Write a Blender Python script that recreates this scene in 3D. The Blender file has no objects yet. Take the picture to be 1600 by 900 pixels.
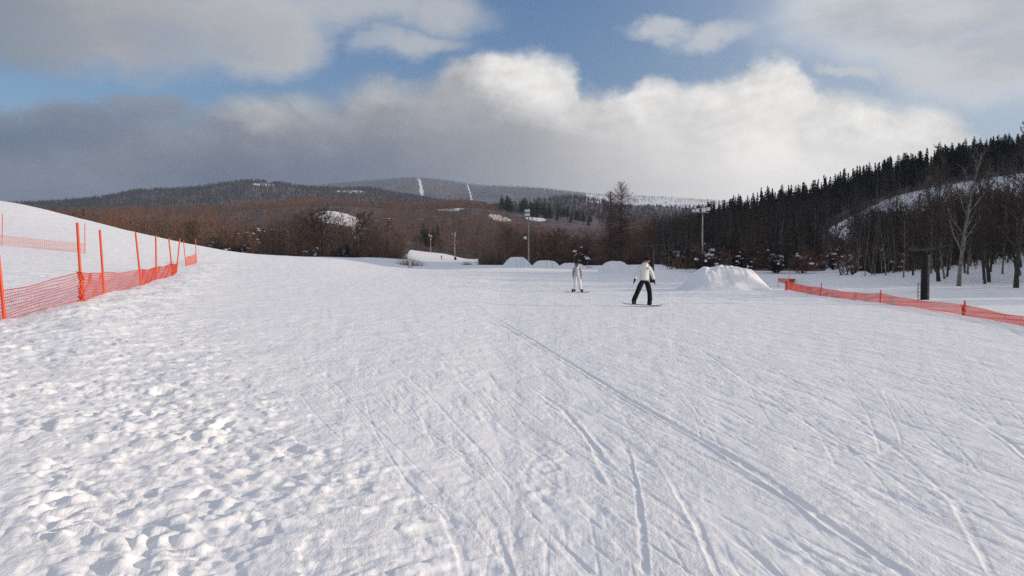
import bpy, math, random
import numpy as np
from mathutils import Vector

random.seed(7)
RNG = np.random.default_rng(7)
SC = bpy.context.scene
COL = SC.collection
rad = math.radians

# ------------------------------------------------------------------ camera
F = 1232.0            # focal length in photo pixels (photo 1600 x 900)
HOR = 412.0           # eye-level line in the photo
EYE = 1.6
PITCH = math.atan((450 - HOR) / F)
cam_d = bpy.data.cameras.new('camera')
cam_d.sensor_width = 36.0
cam_d.lens = 36.0 * F / 1600.0
cam_d.clip_start = 0.1
cam_d.clip_end = 30000
cam = bpy.data.objects.new('camera', cam_d)
COL.objects.link(cam)
cam.location = (0, 0, EYE)
cam.rotation_euler = (math.pi / 2 - PITCH, 0, 0)
SC.camera = cam
SC.view_settings.view_transform = 'Standard'
SC.view_settings.look = 'None'
SC.view_settings.gamma = 1.0
SC.view_settings.exposure = 0.04
SC.view_settings.use_curve_mapping = False
SC.cycles.use_denoising = False
SC.cycles.max_bounces = 6
SC.cycles.diffuse_bounces = 3
SC.cycles.volume_bounces = 0
SC.cycles.transparent_max_bounces = 8

# ------------------------------------------------------------------ sun and sky
SUN_AZ, SUN_EL = rad(99), rad(14.5)           # azimuth clockwise from the view direction
S = Vector((math.sin(SUN_AZ) * math.cos(SUN_EL), math.cos(SUN_AZ) * math.cos(SUN_EL), math.sin(SUN_EL)))
sd = bpy.data.lights.new('sun', 'SUN')
sd.energy = 4.1
sd.angle = rad(0.6)
sd.color = (1.0, 0.845, 0.69)
sun = bpy.data.objects.new('sun', sd)
COL.objects.link(sun)
sun.rotation_euler = S.to_track_quat('Z', 'Y').to_euler()

world = bpy.data.worlds.new('World')
SC.world = world
world.use_nodes = True
NT = world.node_tree
NT.nodes.clear()


class G:
    """tiny helper round shader math nodes"""
    def __init__(self, nt):
        self.nt = nt

    def m(self, op, a, b=None, c=None, clamp=False):
        n = self.nt.nodes.new('ShaderNodeMath')
        n.operation = op
        n.use_clamp = clamp
        for i, v in enumerate((a, b, c)):
            if v is None:
                continue
            if isinstance(v, (int, float)):
                n.inputs[i].default_value = v
            else:
                self.nt.links.new(v, n.inputs[i])
        return n.outputs[0]

    def add(self, a, b): return self.m('ADD', a, b)
    def sub(self, a, b): return self.m('SUBTRACT', a, b)
    def mul(self, a, b): return self.m('MULTIPLY', a, b)
    def mx(self, a, b): return self.m('MAXIMUM', a, b)

    def ss(self, x, lo, hi, o0=0.0, o1=1.0):
        n = self.nt.nodes.new('ShaderNodeMapRange')
        n.interpolation_type = 'SMOOTHSTEP'
        self.nt.links.new(x, n.inputs[0])
        for i, v in ((1, lo), (2, hi), (3, o0), (4, o1)):
            n.inputs[i].default_value = v
        return n.outputs[0]

    def noise(self, vec, scale, detail=5, rough=0.55, lac=2.0, dist=0.0):
        n = self.nt.nodes.new('ShaderNodeTexNoise')
        n.inputs['Scale'].default_value = scale
        n.inputs['Detail'].default_value = detail
        n.inputs['Roughness'].default_value = rough
        n.inputs['Lacunarity'].default_value = lac
        n.inputs['Distortion'].default_value = dist
        self.nt.links.new(vec, n.inputs['Vector'])
        return n

    def comb(self, x, y, z=0.0):
        n = self.nt.nodes.new('ShaderNodeCombineXYZ')
        for i, v in enumerate((x, y, z)):
            if isinstance(v, (int, float)):
                n.inputs[i].default_value = v
            else:
                self.nt.links.new(v, n.inputs[i])
        return n.outputs[0]

    def sep(self, v):
        n = self.nt.nodes.new('ShaderNodeSeparateXYZ')
        self.nt.links.new(v, n.inputs[0])
        return n.outputs

    def mix(self, f, a, b):
        n = self.nt.nodes.new('ShaderNodeMix')
        n.data_type = 'RGBA'
        for sock, v in ((n.inputs[0], f), (n.inputs[6], a), (n.inputs[7], b)):
            if isinstance(v, (int, float)):
                sock.default_value = v
            elif isinstance(v, tuple):
                sock.default_value = (*v, 1)
            else:
                self.nt.links.new(v, sock)
        return n.outputs[2]

    def ramp(self, f, stops, interp='LINEAR'):
        n = self.nt.nodes.new('ShaderNodeValToRGB')
        n.color_ramp.interpolation = interp
        el = n.color_ramp.elements
        while len(el) < len(stops):
            el.new(0.5)
        for e, (p, c) in zip(el, stops):
            e.position = p
            e.color = (*c, 1) if len(c) == 3 else c
        self.nt.links.new(f, n.inputs[0])
        return n.outputs[0]


def sky_world():
    g = G(NT)
    tc = NT.nodes.new('ShaderNodeTexCoord')
    dx, dy, dz = g.sep(tc.outputs['Generated'])
    A = g.m('ARCTAN2', dx, dy)
    hyp = g.m('SQRT', g.add(g.mul(dx, dx), g.mul(dy, dy)))
    E = g.m('DIVIDE', dz, g.mx(hyp, 0.02))

    def ae(u, v):
        a = math.atan((u - 800) / F)
        return a, (412 - v) / F * math.cos(a)

    sky = NT.nodes.new('ShaderNodeTexSky')
    sky.sky_type = 'NISHITA'
    sky.sun_disc = False
    sky.sun_elevation = SUN_EL
    sky.sun_rotation = SUN_AZ
    sky.air_density = 1.0
    sky.dust_density = 0.6
    sky.ozone_density = 1.3
    # ---- billow: warped direction coordinates
    base = g.comb(A, g.mul(E, 1.35), 0.31)
    big = g.noise(base, 5.0, 3, 0.5)
    mid = g.noise(base, 13.0, 8, 0.60, 2.1)
    br, bg, _ = g.sep(big.outputs['Color'])
    mr, mg, _ = g.sep(mid.outputs['Color'])
    A1 = g.add(g.add(A, g.mul(g.sub(br, .5), .10)), g.mul(g.sub(mr, .5), .085))
    E1 = g.add(g.add(E, g.mul(g.sub(bg, .5), .05)), g.mul(g.sub(mg, .5), .060))
    # directional detail: the same noise sampled a little towards the sun
    off = g.comb(g.add(A, .012), g.mul(g.add(E, .010), 1.35), 0.31)
    mid2 = g.noise(off, 13.0, 8, 0.60, 2.1)
    relief = g.sub(mid.outputs['Fac'], mid2.outputs['Fac'])

    def ell(u, v, ru, rv, AA=A1, EE=E1, du=0, dv=0):
        a, e = ae(u + du, v + dv)
        ra, re = ru / F * math.cos(a) ** 2, rv / F * math.cos(a)
        x = g.mul(g.sub(AA, a), 1 / ra)
        y = g.mul(g.sub(EE, e), 1 / re)
        return g.sub(1.0, g.m('SQRT', g.add(g.mul(x, x), g.mul(y, y))))

    an = g.m('MULTIPLY_ADD', A, 1 / 1.5, 0.5)      # 0..1 for -0.75..0.75 rad

    def pa(u):
        return math.atan((u - 800) / F) / 1.5 + .5

    def lay(col, alpha, over):
        return g.mix(alpha, over, col)

    K = 1.0 / STR
    def c(r, gr, b): return (r * K, gr * K, b * K)

    skyc = sky.outputs[0]
    hz = g.ss(E, 0.02, 0.42)
    tint = g.mix(hz, (.74, .90, 1.08), (0.58, 0.83, 1.17))
    n = NT.nodes.new('ShaderNodeMix'); n.data_type = 'RGBA'; n.blend_type = 'MULTIPLY'
    n.inputs[0].default_value = 1
    NT.links.new(skyc, n.inputs[6]); NT.links.new(tint, n.inputs[7])
    out = n.outputs[2]
    soft = g.ss(big.outputs['Fac'], .35, .65)
    # thin veil to the right of the picture and over the far horizon
    veil = g.mul(g.ss(A, .02, .55), .62)
    out = lay(g.ramp(an, [(pa(900), c(.50, .55, .64)), (pa(1500), c(.60, .66, .74))]), veil, out)
    # ---- high soft clouds
    top = None
    for e_ in ((150, 42, 370, 86), (385, 50, 135, 80), (60, 40, 240, 80)):
        s_ = ell(*e_)
        top = s_ if top is None else g.mx(top, s_)
    tl = g.ss(top, -.16, .42)
    tcol = g.ramp(an, [(pa(-60), c(.19, .20, .22)), (pa(120), c(.34, .35, .365)), (pa(330), c(.50, .505, .515)),
                       (pa(470), c(.56, .57, .585))])
    bn = g.noise(g.comb(A, g.mul(E, 2.2), 3.7), 4.0, 6, .55)
    tcol = g.mix(g.ss(bn.outputs['Fac'], .40, .64, 0.0, .55), tcol, c(.56, .555, .54))
    tl_lo = g.ss(top, .05, .65)
    tcol = g.mix(g.mul(tl_lo, .35), tcol, c(.34, .35, .365))
    out = lay(tcol, g.mul(g.mul(tl, g.ss(bn.outputs['Fac'], .30, .52, .72, 1.0)), .97), out)
    w = g.mx(ell(560, 12, 210, 52), ell(690, 22, 100, 50))
    w = g.mx(w, ell(640, 75, 120, 26))
    out = lay(c(.52, .535, .56), g.mul(g.ss(w, -.20, .75), .85), out)
    s1 = g.mx(ell(1085, 66, 75, 22), ell(1020, 52, 58, 18))
    out = lay(c(.62, .63, .65), g.mul(g.ss(s1, -.22, .75), .8), out)
    tr = g.mx(ell(1450, 20, 300, 85), ell(1560, 95, 200, 80))
    trc = g.mix(g.ss(tr, .0, .6), c(.82, .82, .81), c(.52, .525, .535))
    trc = g.mix(g.ss(bn.outputs['Fac'], .42, .62, 0.0, .6), trc, c(.78, .78, .77))
    out = lay(trc, g.mul(g.mul(g.ss(tr, -.30, .55), g.ss(bn.outputs['Fac'], .34, .52, .60, 1.0)), .92), out)
    s2 = g.mx(ell(1300, 120, 55, 12), ell(1420, 105, 90, 34))
    out = lay(c(.66, .66, .65), g.mul(g.ss(s2, -.1, .6), .7), out)
    # ---- left grey strip
    ls = g.mx(ell(110, 215, 230, 52), ell(230, 180, 80, 34))
    ls = g.mx(ls, ell(-60, 240, 260, 70))
    lsc = g.mix(g.ss(E1, (412 - 270) / F, (412 - 165) / F), c(.07, .09, .15), c(.29, .30, .335))
    out = lay(lsc, g.mul(g.ss(ls, -.22, .55), .85), out)
    # ---- the big cumulus bank
    fc = NT.nodes.new('ShaderNodeFloatCurve')
    pts = [(-200, 222), (120, 222), (270, 190), (300, 178), (360, 152), (430, 142), (520, 138), (590, 118), (640, 132),
           (700, 112), (745, 96), (790, 80), (850, 82), (895, 98), (925, 132), (975, 134), (1030, 108), (1075, 116),
           (1115, 116), (1160, 96), (1210, 96), (1260, 140), (1330, 150), (1400, 156), (1450, 172), (1490, 190),
           (1530, 228), (1800, 250)]
    cu = fc.mapping.curves[0]
    fpts = [(pa(u), (412 - v) / F * math.cos(math.atan((u - 800) / F)) / .35) for u, v in pts]
    while len(cu.points) < len(fpts):
        cu.points.new(.5, .5)
    for p_, (x, y) in zip(cu.points, fpts):
        p_.location = (min(max(x, 0), 1), y)
        p_.handle_type = 'AUTO'
    fc.mapping.update()
    an1 = g.m('MULTIPLY_ADD', A1, 1 / 1.5, 0.5)
    NT.links.new(an1, fc.inputs['Value'])
    depth = g.sub(g.mul(fc.outputs[0], .35), E1)
    bank = g.ss(depth, -.005, .024)
    bankL = g.ss(depth, -.012, .035)
    lr = g.ss(A, -.20, -.03)
    al = g.add(g.mul(bank, lr), g.mul(bankL, g.sub(1.0, lr)))
    low = g.ramp(an, [(pa(0), c(.045, .066, .118)), (pa(300), c(.055, .077, .135)), (pa(500), c(.10, .12, .18)),
                      (pa(660), c(.19, .20, .245)), (pa(820), c(.39, .385, .39)), (pa(1000), c(.84, .785, .74)),
                      (pa(1180), c(1.22, 1.14, 1.05)), (pa(1350), c(1.26, 1.19, 1.10)), (pa(1600), c(.90, .90, .90))])
    upp = g.ramp(an, [(pa(0), c(.17, .19, .25)), (pa(300), c(.25, .265, .305)), (pa(480), c(.34, .345, .37)),
                      (pa(620), c(.35, .35, .37)), (pa(780), c(.56, .55, .54)), (pa(1000), c(.80, .775, .74)),
                      (pa(1250), c(.78, .75, .71)), (pa(1450), c(.84, .81, .76))])
    bc = g.mix(g.ss(depth, .015, .125), upp, low)
    lob = None
    for (u, v, ru, rv, k) in ((840, 130, 105, 70, 1.0), (1030, 150, 75, 52, .8), (1205, 142, 85, 60, .85),
                              (1110, 150, 70, 45, .6), (400, 178, 95, 34, .75), (480, 158, 48, 26, .7), (595, 145, 60, 32, .55),
                              (730, 118, 45, 24, .45), (1380, 195, 120, 55, .8), (1300, 225, 60, 32, .75),
                              (1420, 230, 70, 40, .7), (900, 170, 60, 50, .5)):
        s_ = g.mul(g.ss(ell(u, v, ru, rv), -.15, .75), k)
        lob = s_ if lob is None else g.mx(lob, s_)
    brt = g.ramp(an, [(pa(250), c(.54, .53, .52)), (pa(520), c(.60, .59, .575)), (pa(650), c(.60, .59, .57)), (pa(790), c(1.0, .965, .91)),
                      (pa(1300), c(1.03, .99, .92))])
    bc = g.mix(g.mul(lob, .92), bc, brt)
    rl = g.m('MULTIPLY_ADD', relief, .9, 1.0)
    rl = g.m('MINIMUM', g.mx(rl, .80), 1.18)
    fade = g.ss(depth, .03, .12, 1.0, .25)
    rl = g.add(g.mul(rl, fade), g.sub(1.0, fade))
    vm = NT.nodes.new('ShaderNodeVectorMath'); vm.operation = 'SCALE'
    NT.links.new(bc, vm.inputs[0]); NT.links.new(rl, vm.inputs['Scale'])
    out = lay(vm.outputs[0], al, out)
    # unseen bright cloud overhead and behind, added to lift and whiten the fill light
    ov = g.noise(g.comb(dx, dy, dz), 2.2, 5, .55)
    ovm = g.mul(g.ss(ov.outputs['Fac'], .38, .56), g.ss(E, .42, .70))
    out = lay(c(.60, .58, .59), g.mul(ovm, .85), out)
    back = g.mul(g.ss(dy, .35, -.15), g.ss(ov.outputs['Fac'], .36, .54))
    out = lay(c(.40, .42, .48), g.mul(back, .8), out)
    bgd = NT.nodes.new('ShaderNodeBackground')
    bgd.inputs['Strength'].default_value = STR
    NT.links.new(out, bgd.inputs['Color'])
    o = NT.nodes.new('ShaderNodeOutputWorld')
    NT.links.new(bgd.outputs[0], o.inputs['Surface'])


STR = 0.11
HAZE = 0.00014
sky_world()

# ------------------------------------------------------------------ small helpers
def tag(o, label=None, cat=None, group=None, kind=None):
    if label: o['label'] = label
    if cat: o['category'] = cat
    if group: o['group'] = group
    if kind: o['kind'] = kind
    return o


def mesh_np(name, blocks, mats, smooth=False):
    """blocks: list of (verts Nx3, faces Mx3 or Mx4, material index)"""
    V, L, LS, LT, MI = [], [], [], [], []
    off = lo = 0
    for v, f, mi in blocks:
        v = np.asarray(v, np.float32); f = np.asarray(f, np.int64)
        if len(f) == 0:
            continue
        k = f.shape[1]
        V.append(v); L.append((f + off).ravel())
        LS.append(lo + np.arange(len(f)) * k); LT.append(np.full(len(f), k)); MI.append(np.full(len(f), mi))
        off += len(v); lo += f.size
    V = np.concatenate(V); L = np.concatenate(L).astype(np.int32)
    LS = np.concatenate(LS).astype(np.int32); LT = np.concatenate(LT).astype(np.int32); MI = np.concatenate(MI).astype(np.int32)
    me = bpy.data.meshes.new(name)
    me.vertices.add(len(V)); me.vertices.foreach_set('co', V.ravel())
    me.loops.add(len(L)); me.loops.foreach_set('vertex_index', L)
    me.polygons.add(len(LS)); me.polygons.foreach_set('loop_start', LS); me.polygons.foreach_set('loop_total', LT)
    for m_ in mats: me.materials.append(m_)
    me.polygons.foreach_set('material_index', MI)
    me.polygons.foreach_set('use_smooth', np.full(len(LS), smooth))
    me.update(calc_edges=True)
    me.validate()
    return me


def obj(name, me, parent=None, loc=None):
    o = bpy.data.objects.new(name, me)
    COL.objects.link(o)
    if parent: o.parent = parent
    if loc is not None: o.location = loc
    return o


def thing(name, label, cat, loc, group=None, rz=0.0):
    o = bpy.data.objects.new(name, None)
    o.empty_display_size = 0.2
    COL.objects.link(o)
    o.location = loc
    o.rotation_euler = (0, 0, rz)
    return tag(o, label, cat, group)


def dup(root, loc, rz=0.0, sc=1.0, label=None, group=None):
    def cp(o, par):
        c_ = o.copy(); COL.objects.link(c_)
        if par: c_.parent = par
        for ch in kids.get(o.name, []):
            cp(ch, c_)
        return c_
    kids = {}
    def walk(o):
        ks = KIDS.get(o.name)
        if ks is None:
            ks = KIDS[o.name] = list(o.children)
        kids[o.name] = ks
        for k in ks: walk(k)
    walk(root)
    r = cp(root, None)
    r.location = loc; r.rotation_euler = (0, 0, rz)
    r.scale = (sc, sc, sc) if isinstance(sc, (int, float)) else sc
    if label: r['label'] = label
    if group: r['group'] = group
    return r


KIDS = {}


def tubes(P0, P1, R0, R1, n):
    """tapered prisms, one per row"""
    P0 = np.asarray(P0, float).reshape(-1, 3); P1 = np.asarray(P1, float).reshape(-1, 3)
    R0 = np.asarray(R0, float); R1 = np.asarray(R1, float)
    N = len(P0)
    if N == 0:
        return np.zeros((0, 3)), np.zeros((0, 4), int)
    d = P1 - P0
    d /= np.linalg.norm(d, axis=1, keepdims=True) + 1e-9
    ref = np.where(np.abs(d[:, 2:3]) < .9, np.array([[0, 0, 1.]]), np.array([[1., 0, 0]]))
    a = np.cross(d, ref); a /= np.linalg.norm(a, axis=1, keepdims=True) + 1e-9
    b = np.cross(d, a)
    th = np.arange(n) / n * 2 * np.pi
    ring = a[:, None, :] * np.cos(th)[None, :, None] + b[:, None, :] * np.sin(th)[None, :, None]
    v0 = P0[:, None, :] + ring * R0[:, None, None]
    v1 = P1[:, None, :] + ring * R1[:, None, None]
    V = np.concatenate([v0, v1], 1).reshape(-1, 3)
    i = np.arange(n); j = (i + 1) % n
    f = np.stack([i, i + n, j + n, j], 1)
    Fc = (np.arange(N)[:, None, None] * (2 * n) + f[None]).reshape(-1, 4)
    return V, Fc


def spikes(P0, P1, R0):
    """three-sided needles"""
    P0 = np.asarray(P0, float).reshape(-1, 3); P1 = np.asarray(P1, float).reshape(-1, 3); R0 = np.asarray(R0, float)
    N = len(P0)
    if N == 0:
        return np.zeros((0, 3)), np.zeros((0, 3), int)
    d = P1 - P0
    d /= np.linalg.norm(d, axis=1, keepdims=True) + 1e-9
    ref = np.where(np.abs(d[:, 2:3]) < .9, np.array([[0, 0, 1.]]), np.array([[1., 0, 0]]))
    a = np.cross(d, ref); a /= np.linalg.norm(a, axis=1, keepdims=True) + 1e-9
    b = np.cross(d, a)
    th = np.arange(3) / 3 * 2 * np.pi
    ring = a[:, None, :] * np.cos(th)[None, :, None] + b[:, None, :] * np.sin(th)[None, :, None]
    v0 = P0[:, None, :] + ring * R0[:, None, None]
    V = np.concatenate([v0, P1[:, None, :]], 1).reshape(-1, 3)
    f = np.array([[0, 3, 1], [1, 3, 2], [2, 3, 0]])
    Fc = (np.arange(N)[:, None, None] * 4 + f[None]).reshape(-1, 3)
    return V, Fc


def box(c, s, rz=0.0):
    x, y, z = (q / 2 for q in s)
    v = np.array([(-x, -y, -z), (x, -y, -z), (x, y, -z), (-x, y, -z), (-x, -y, z), (x, -y, z), (x, y, z), (-x, y, z)])
    cr, sr = math.cos(rz), math.sin(rz)
    v = np.stack([v[:, 0] * cr - v[:, 1] * sr, v[:, 0] * sr + v[:, 1] * cr, v[:, 2]], 1) + np.array(c)
    f = np.array([(0, 3, 2, 1), (4, 5, 6, 7), (0, 1, 5, 4), (1, 2, 6, 5), (2, 3, 7, 6), (3, 0, 4, 7)])
    return v, f


def lathe(prof, n=16, c=(0, 0, 0)):
    V = [(r * math.cos(2 * math.pi * i / n) + c[0], r * math.sin(2 * math.pi * i / n) + c[1], z + c[2]) for r, z in prof for i in range(n)]
    Fc = [(a * n + i, a * n + (i + 1) % n, (a + 1) * n + (i + 1) % n, (a + 1) * n + i) for a in range(len(prof) - 1) for i in range(n)]
    return np.array(V), np.array(Fc)


def _hash(ix, iy, seed):
    h = (ix.astype(np.int64) * 374761393 + iy.astype(np.int64) * 668265263 + seed * 974634777) & 0xFFFFFFFF
    h = ((h ^ (h >> 13)) * 1274126177) & 0xFFFFFFFF
    h = h ^ (h >> 16)
    return (h & 0xFFFF).astype(np.float32) / 65535.0


def gnoise(x, y, seed=0):
    """2D gradient noise, about -0.7..0.7"""
    xi = np.floor(x); yi = np.floor(y)
    fx = (x - xi).astype(np.float32); fy = (y - yi).astype(np.float32)
    u = fx * fx * fx * (fx * (fx * 6 - 15) + 10); v = fy * fy * fy * (fy * (fy * 6 - 15) + 10)
    r = []
    for ox in (0, 1):
        for oy in (0, 1):
            a = _hash(xi + ox, yi + oy, seed) * np.float32(2 * np.pi)
            r.append(np.cos(a) * (fx - ox) + np.sin(a) * (fy - oy))
    return (r[0] * (1 - v) + r[1] * v) * (1 - u) + (r[2] * (1 - v) + r[3] * v) * u


def sstep(x, a, b):
    t = np.clip((x - a) / (b - a), 0, 1)
    return t * t * (3 - 2 * t)


# ------------------------------------------------------------------ materials
def mat(name, col, rough=.8, spec=.2, var=.0, scale=4.0, metallic=0.0, bump=0.0, col2=None, sss=0.0):
    m_ = bpy.data.materials.new(name)
    m_.use_nodes = True
    nt = m_.node_tree
    p = nt.nodes['Principled BSDF']
    p.inputs['Roughness'].default_value = rough
    p.inputs['Specular IOR Level'].default_value = spec
    p.inputs['Metallic'].default_value = metallic
    g = G(nt)
    if var > 0 or col2 or bump:
        geo = nt.nodes.new('ShaderNodeNewGeometry')
        n = g.noise(geo.outputs['Position'], scale, 5, .6)
        f = g.ss(n.outputs['Fac'], .3, .7)
        lo = col2 if col2 else tuple(c * (1 - var) for c in col)
        hi = col if col2 else tuple(min(1, c * (1 + var)) for c in col)
        nt.links.new(g.mix(f, lo, hi), p.inputs['Base Color'])
        if bump:
            b = nt.nodes.new('ShaderNodeBump')
            b.inputs['Strength'].default_value = bump
            b.inputs['Distance'].default_value = .02
            nt.links.new(n.outputs['Fac'], b.inputs['Height'])
            nt.links.new(b.outputs[0], p.inputs['Normal'])
    else:
        p.inputs['Base Color'].default_value = (*col, 1)
    return m_


M = {}
M['snow_lump'] = mat('packed_snow', (.86, .87, .89), .65, .2, .03, 3.0, bump=.5)
M['snow_clump'] = mat('fresh_snow', (.84, .86, .89), .7, .2, .04, 9.0)
M['bark_dark'] = mat('dark_bark', (.060, .050, .044), .9, .1, .4, 6.0, bump=.4)
M['bark_grey'] = mat('grey_bark', (.19, .175, .16), .9, .1, .45, 5.0, bump=.4)
M['twig_dark'] = mat('dark_twigs', (.052, .042, .038), .9, .05, .3, 2.0)
M['twig_pale'] = mat('pale_birch_twigs', (.24, .17, .13), .95, .05, 0, .05, col2=(.16, .105, .08))
M['twig_umber'] = mat('umber_twigs', (.085, .055, .043), .95, .05, 0, .06, col2=(.06, .046, .04))
M['twig_brown'] = mat('brown_twigs', (.21, .118, .083), .95, .05, 0, .03, col2=(.145, .095, .074))
M['twig_rust'] = mat('rust_twigs', (.26, .13, .086), .95, .05, 0, .03, col2=(.18, .10, .074))
M['twig_tan'] = mat('tan_twigs', (.26, .18, .125), .95, .05, 0, .05, col2=(.105, .068, .05))
M['needle'] = mat('conifer_needles', (.020, .028, .019), .9, .1, .4, .4)
M['needle_far'] = mat('far_conifer_needles', (.020, .030, .024), .9, .1, .4, .05)
M['far_twig'] = mat('far_bare_wood', (.075, .050, .043), .95, .05, 0, .004, col2=(.050, .042, .042))
M['orange_post'] = mat('orange_plastic_post', (.72, .085, .022), .45, .4, .06, 3.0)
M['orange_net'] = mat('orange_plastic_net', (.80, .115, .055), .55, .3, .08, 6.0)
M['pink_net'] = mat('faded_orange_net', (.84, .17, .10), .55, .3, .10, 5.0)
M['steel'] = mat('galvanised_steel', (.30, .30, .30), .5, .5, .15, 2.0, metallic=.5)
M['pole_dark'] = mat('weathered_pole', (.30, .29, .28), .7, .3, .2, 2.0)
M['wood_pole'] = mat('pale_wooden_pole', (.34, .30, .26), .85, .2, .2, 2.0)
M['lamp_body'] = mat('pale_lamp_housing', (.70, .70, .68), .4, .5, .05, 5.0)
M['lamp_glass'] = mat('lamp_glass', (.80, .80, .78), .15, .6)
M['black_pad'] = mat('black_padding', (.012, .012, .013), .7, .3, .3, 5.0, bump=.3)
M['black_metal'] = mat('black_metal', (.02, .02, .021), .5, .4, .2, 4.0)
M['red_paint'] = mat('red_paint', (.30, .05, .045), .5, .4, .15, 5.0)
M['skin'] = mat('skin', (.52, .33, .25), .6, .3)
M['cream_jacket'] = mat('cream_jacket_fabric', (.74, .735, .69), .85, .15, .06, 12.0, bump=.4)
M['pale_jacket'] = mat('pale_grey_jacket_fabric', (.56, .56, .53), .85, .15, .08, 12.0, bump=.4)
M['grey_sleeve'] = mat('grey_green_sleeve_fabric', (.30, .31, .28), .85, .15, .08, 12.0, bump=.4)
M['white_pants'] = mat('white_trouser_fabric', (.72, .71, .72), .85, .15, .06, 12.0, bump=.4)
M['black_pants'] = mat('black_trouser_fabric', (.010, .010, .011), .85, .2, .3, 12.0, bump=.4)
M['black_knit'] = mat('black_knit', (.012, .011, .011), .95, .1, .4, 60.0, bump=.4)
M['dark_knit'] = mat('dark_red_brown_knit', (.055, .028, .024), .95, .1, .4, 60.0, bump=.4)
M['glove'] = mat('dark_navy_glove', (.012, .015, .026), .7, .3, .2, 20.0)
M['goggle'] = mat('pink_goggle_lens', (.62, .17, .17), .18, .7)
M['strap'] = mat('goggle_strap', (.18, .03, .03), .7, .3)
M['board_black'] = mat('black_board', (.014, .014, .015), .35, .5, .2, 9.0)
M['boot'] = mat('dark_boot', (.022, .022, .02), .6, .3, .3, 12.0)
M['dry_grass'] = mat('dry_grass_stems', (.25, .18, .115), .95, .05, .3, 3.0)


def snow_material():
    m_ = bpy.data.materials.new('snow')
    m_.use_nodes = True
    nt = m_.node_tree
    p = nt.nodes['Principled BSDF']
    g = G(nt)
    geo = nt.nodes.new('ShaderNodeNewGeometry')
    pos = geo.outputs['Position']
    at = nt.nodes.new('ShaderNodeAttribute'); at.attribute_name = 'wood'
    wood = at.outputs['Fac']
    n1 = g.noise(pos, 1.1, 5, .6)
    snow = g.mix(g.ss(n1.outputs['Fac'], .3, .7), (.88, .885, .905), (.93, .925, .93))
    # forest floor: leaf litter, brush and half-buried scrub between patches of snow
    x, y, z = g.sep(pos)
    st = g.comb(g.mul(x, .10), g.mul(y, .10), g.mul(z, .10))
    n2 = g.noise(st, 1.0, 7, .7)
    fl = g.mix(g.ss(n2.outputs['Fac'], .44, .66), (.072, .045, .035), (.16, .135, .125))
    n3 = g.noise(pos, .02, 3, .5)
    fl2 = g.mix(g.ss(n3.outputs['Fac'], .4, .6), (.9, .9, 1.0), (1.15, 1.0, .88))
    mm = nt.nodes.new('ShaderNodeMix'); mm.data_type = 'RGBA'; mm.blend_type = 'MULTIPLY'
    mm.inputs[0].default_value = 1
    nt.links.new(fl, mm.inputs[6]); nt.links.new(fl2, mm.inputs[7])
    wf = g.ss(g.add(wood, g.mul(g.sub(n2.outputs['Fac'], .5), .5)), .35, .65)
    nt.links.new(g.mix(wf, snow, mm.outputs[2]), p.inputs['Base Color'])
    p.inputs['Roughness'].default_value = .6
    p.inputs['Specular IOR Level'].default_value = .25
    # grain: crumbs a few centimetres across, dragged along the fall line
    dr = g.comb(g.mul(x, 1.0), g.mul(y, .45), 0.0)
    a = g.noise(dr, 16.0, 6, .68)
    b = g.noise(dr, 52.0, 4, .65)
    c3 = g.noise(dr, 3.2, 5, .6)
    pm = g.ss(g.noise(dr, 1.7, 4, .6).outputs['Fac'], .42, .60, .12, 1.0)
    h = g.add(g.mul(pm, g.add(g.mul(a.outputs['Fac'], .75), g.mul(b.outputs['Fac'], .30))), g.mul(c3.outputs['Fac'], 1.0))
    bu = nt.nodes.new('ShaderNodeBump')
    bu.inputs['Strength'].default_value = .75
    bu.inputs['Distance'].default_value = .034
    nt.links.new(h, bu.inputs['Height'])
    nt.links.new(bu.outputs[0], p.inputs['Normal'])
    return m_


M['snow'] = snow_material()


def net_material(name, col):
    m_ = bpy.data.materials.new(name)
    m_.use_nodes = True
    nt = m_.node_tree
    p = nt.nodes['Principled BSDF']
    p.inputs['Base Color'].default_value = (*col, 1)
    p.inputs['Roughness'].default_value = .5
    tr = nt.nodes.new('ShaderNodeBsdfTranslucent')
    tr.inputs['Color'].default_value = (*col, 1)
    mx = nt.nodes.new('ShaderNodeMixShader')
    mx.inputs[0].default_value = .5
    nt.links.new(p.outputs[0], mx.inputs[1]); nt.links.new(tr.outputs[0], mx.inputs[2])
    nt.links.new(mx.outputs[0], nt.nodes['Material Output'].inputs['Surface'])
    return m_


M['orange_net'] = net_material('orange_plastic_net', (.78, .095, .055))
M['pink_net'] = net_material('faded_orange_net', (.90, .25, .17))

# ------------------------------------------------------------------ terrain
UC = [-900, -300, 0, 130, 220, 300, 400, 500, 570, 640, 690, 740, 800, 900, 1000, 1130, 1250, 1400, 1500, 1600, 1900, 2600]  # columns past the right frame edge: unseen hill raised to shade the bank


def zv(v, Y):
    return EYE + (HOR - v) / F * Y


ROWS = []


def rz_(Y, vals): ROWS.append((Y, list(vals)))
def rv_(Y, vals): ROWS.append((Y, [zv(v, Y) for v in vals]))


for Y_ in (1.0, 4.0, 8.0):
    rz_(Y_, [0.066 * max(0, -(u - 800) / F * Y_ - .0) * (0.7 if Y_ < 5 else 1) for u in UC])
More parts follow.
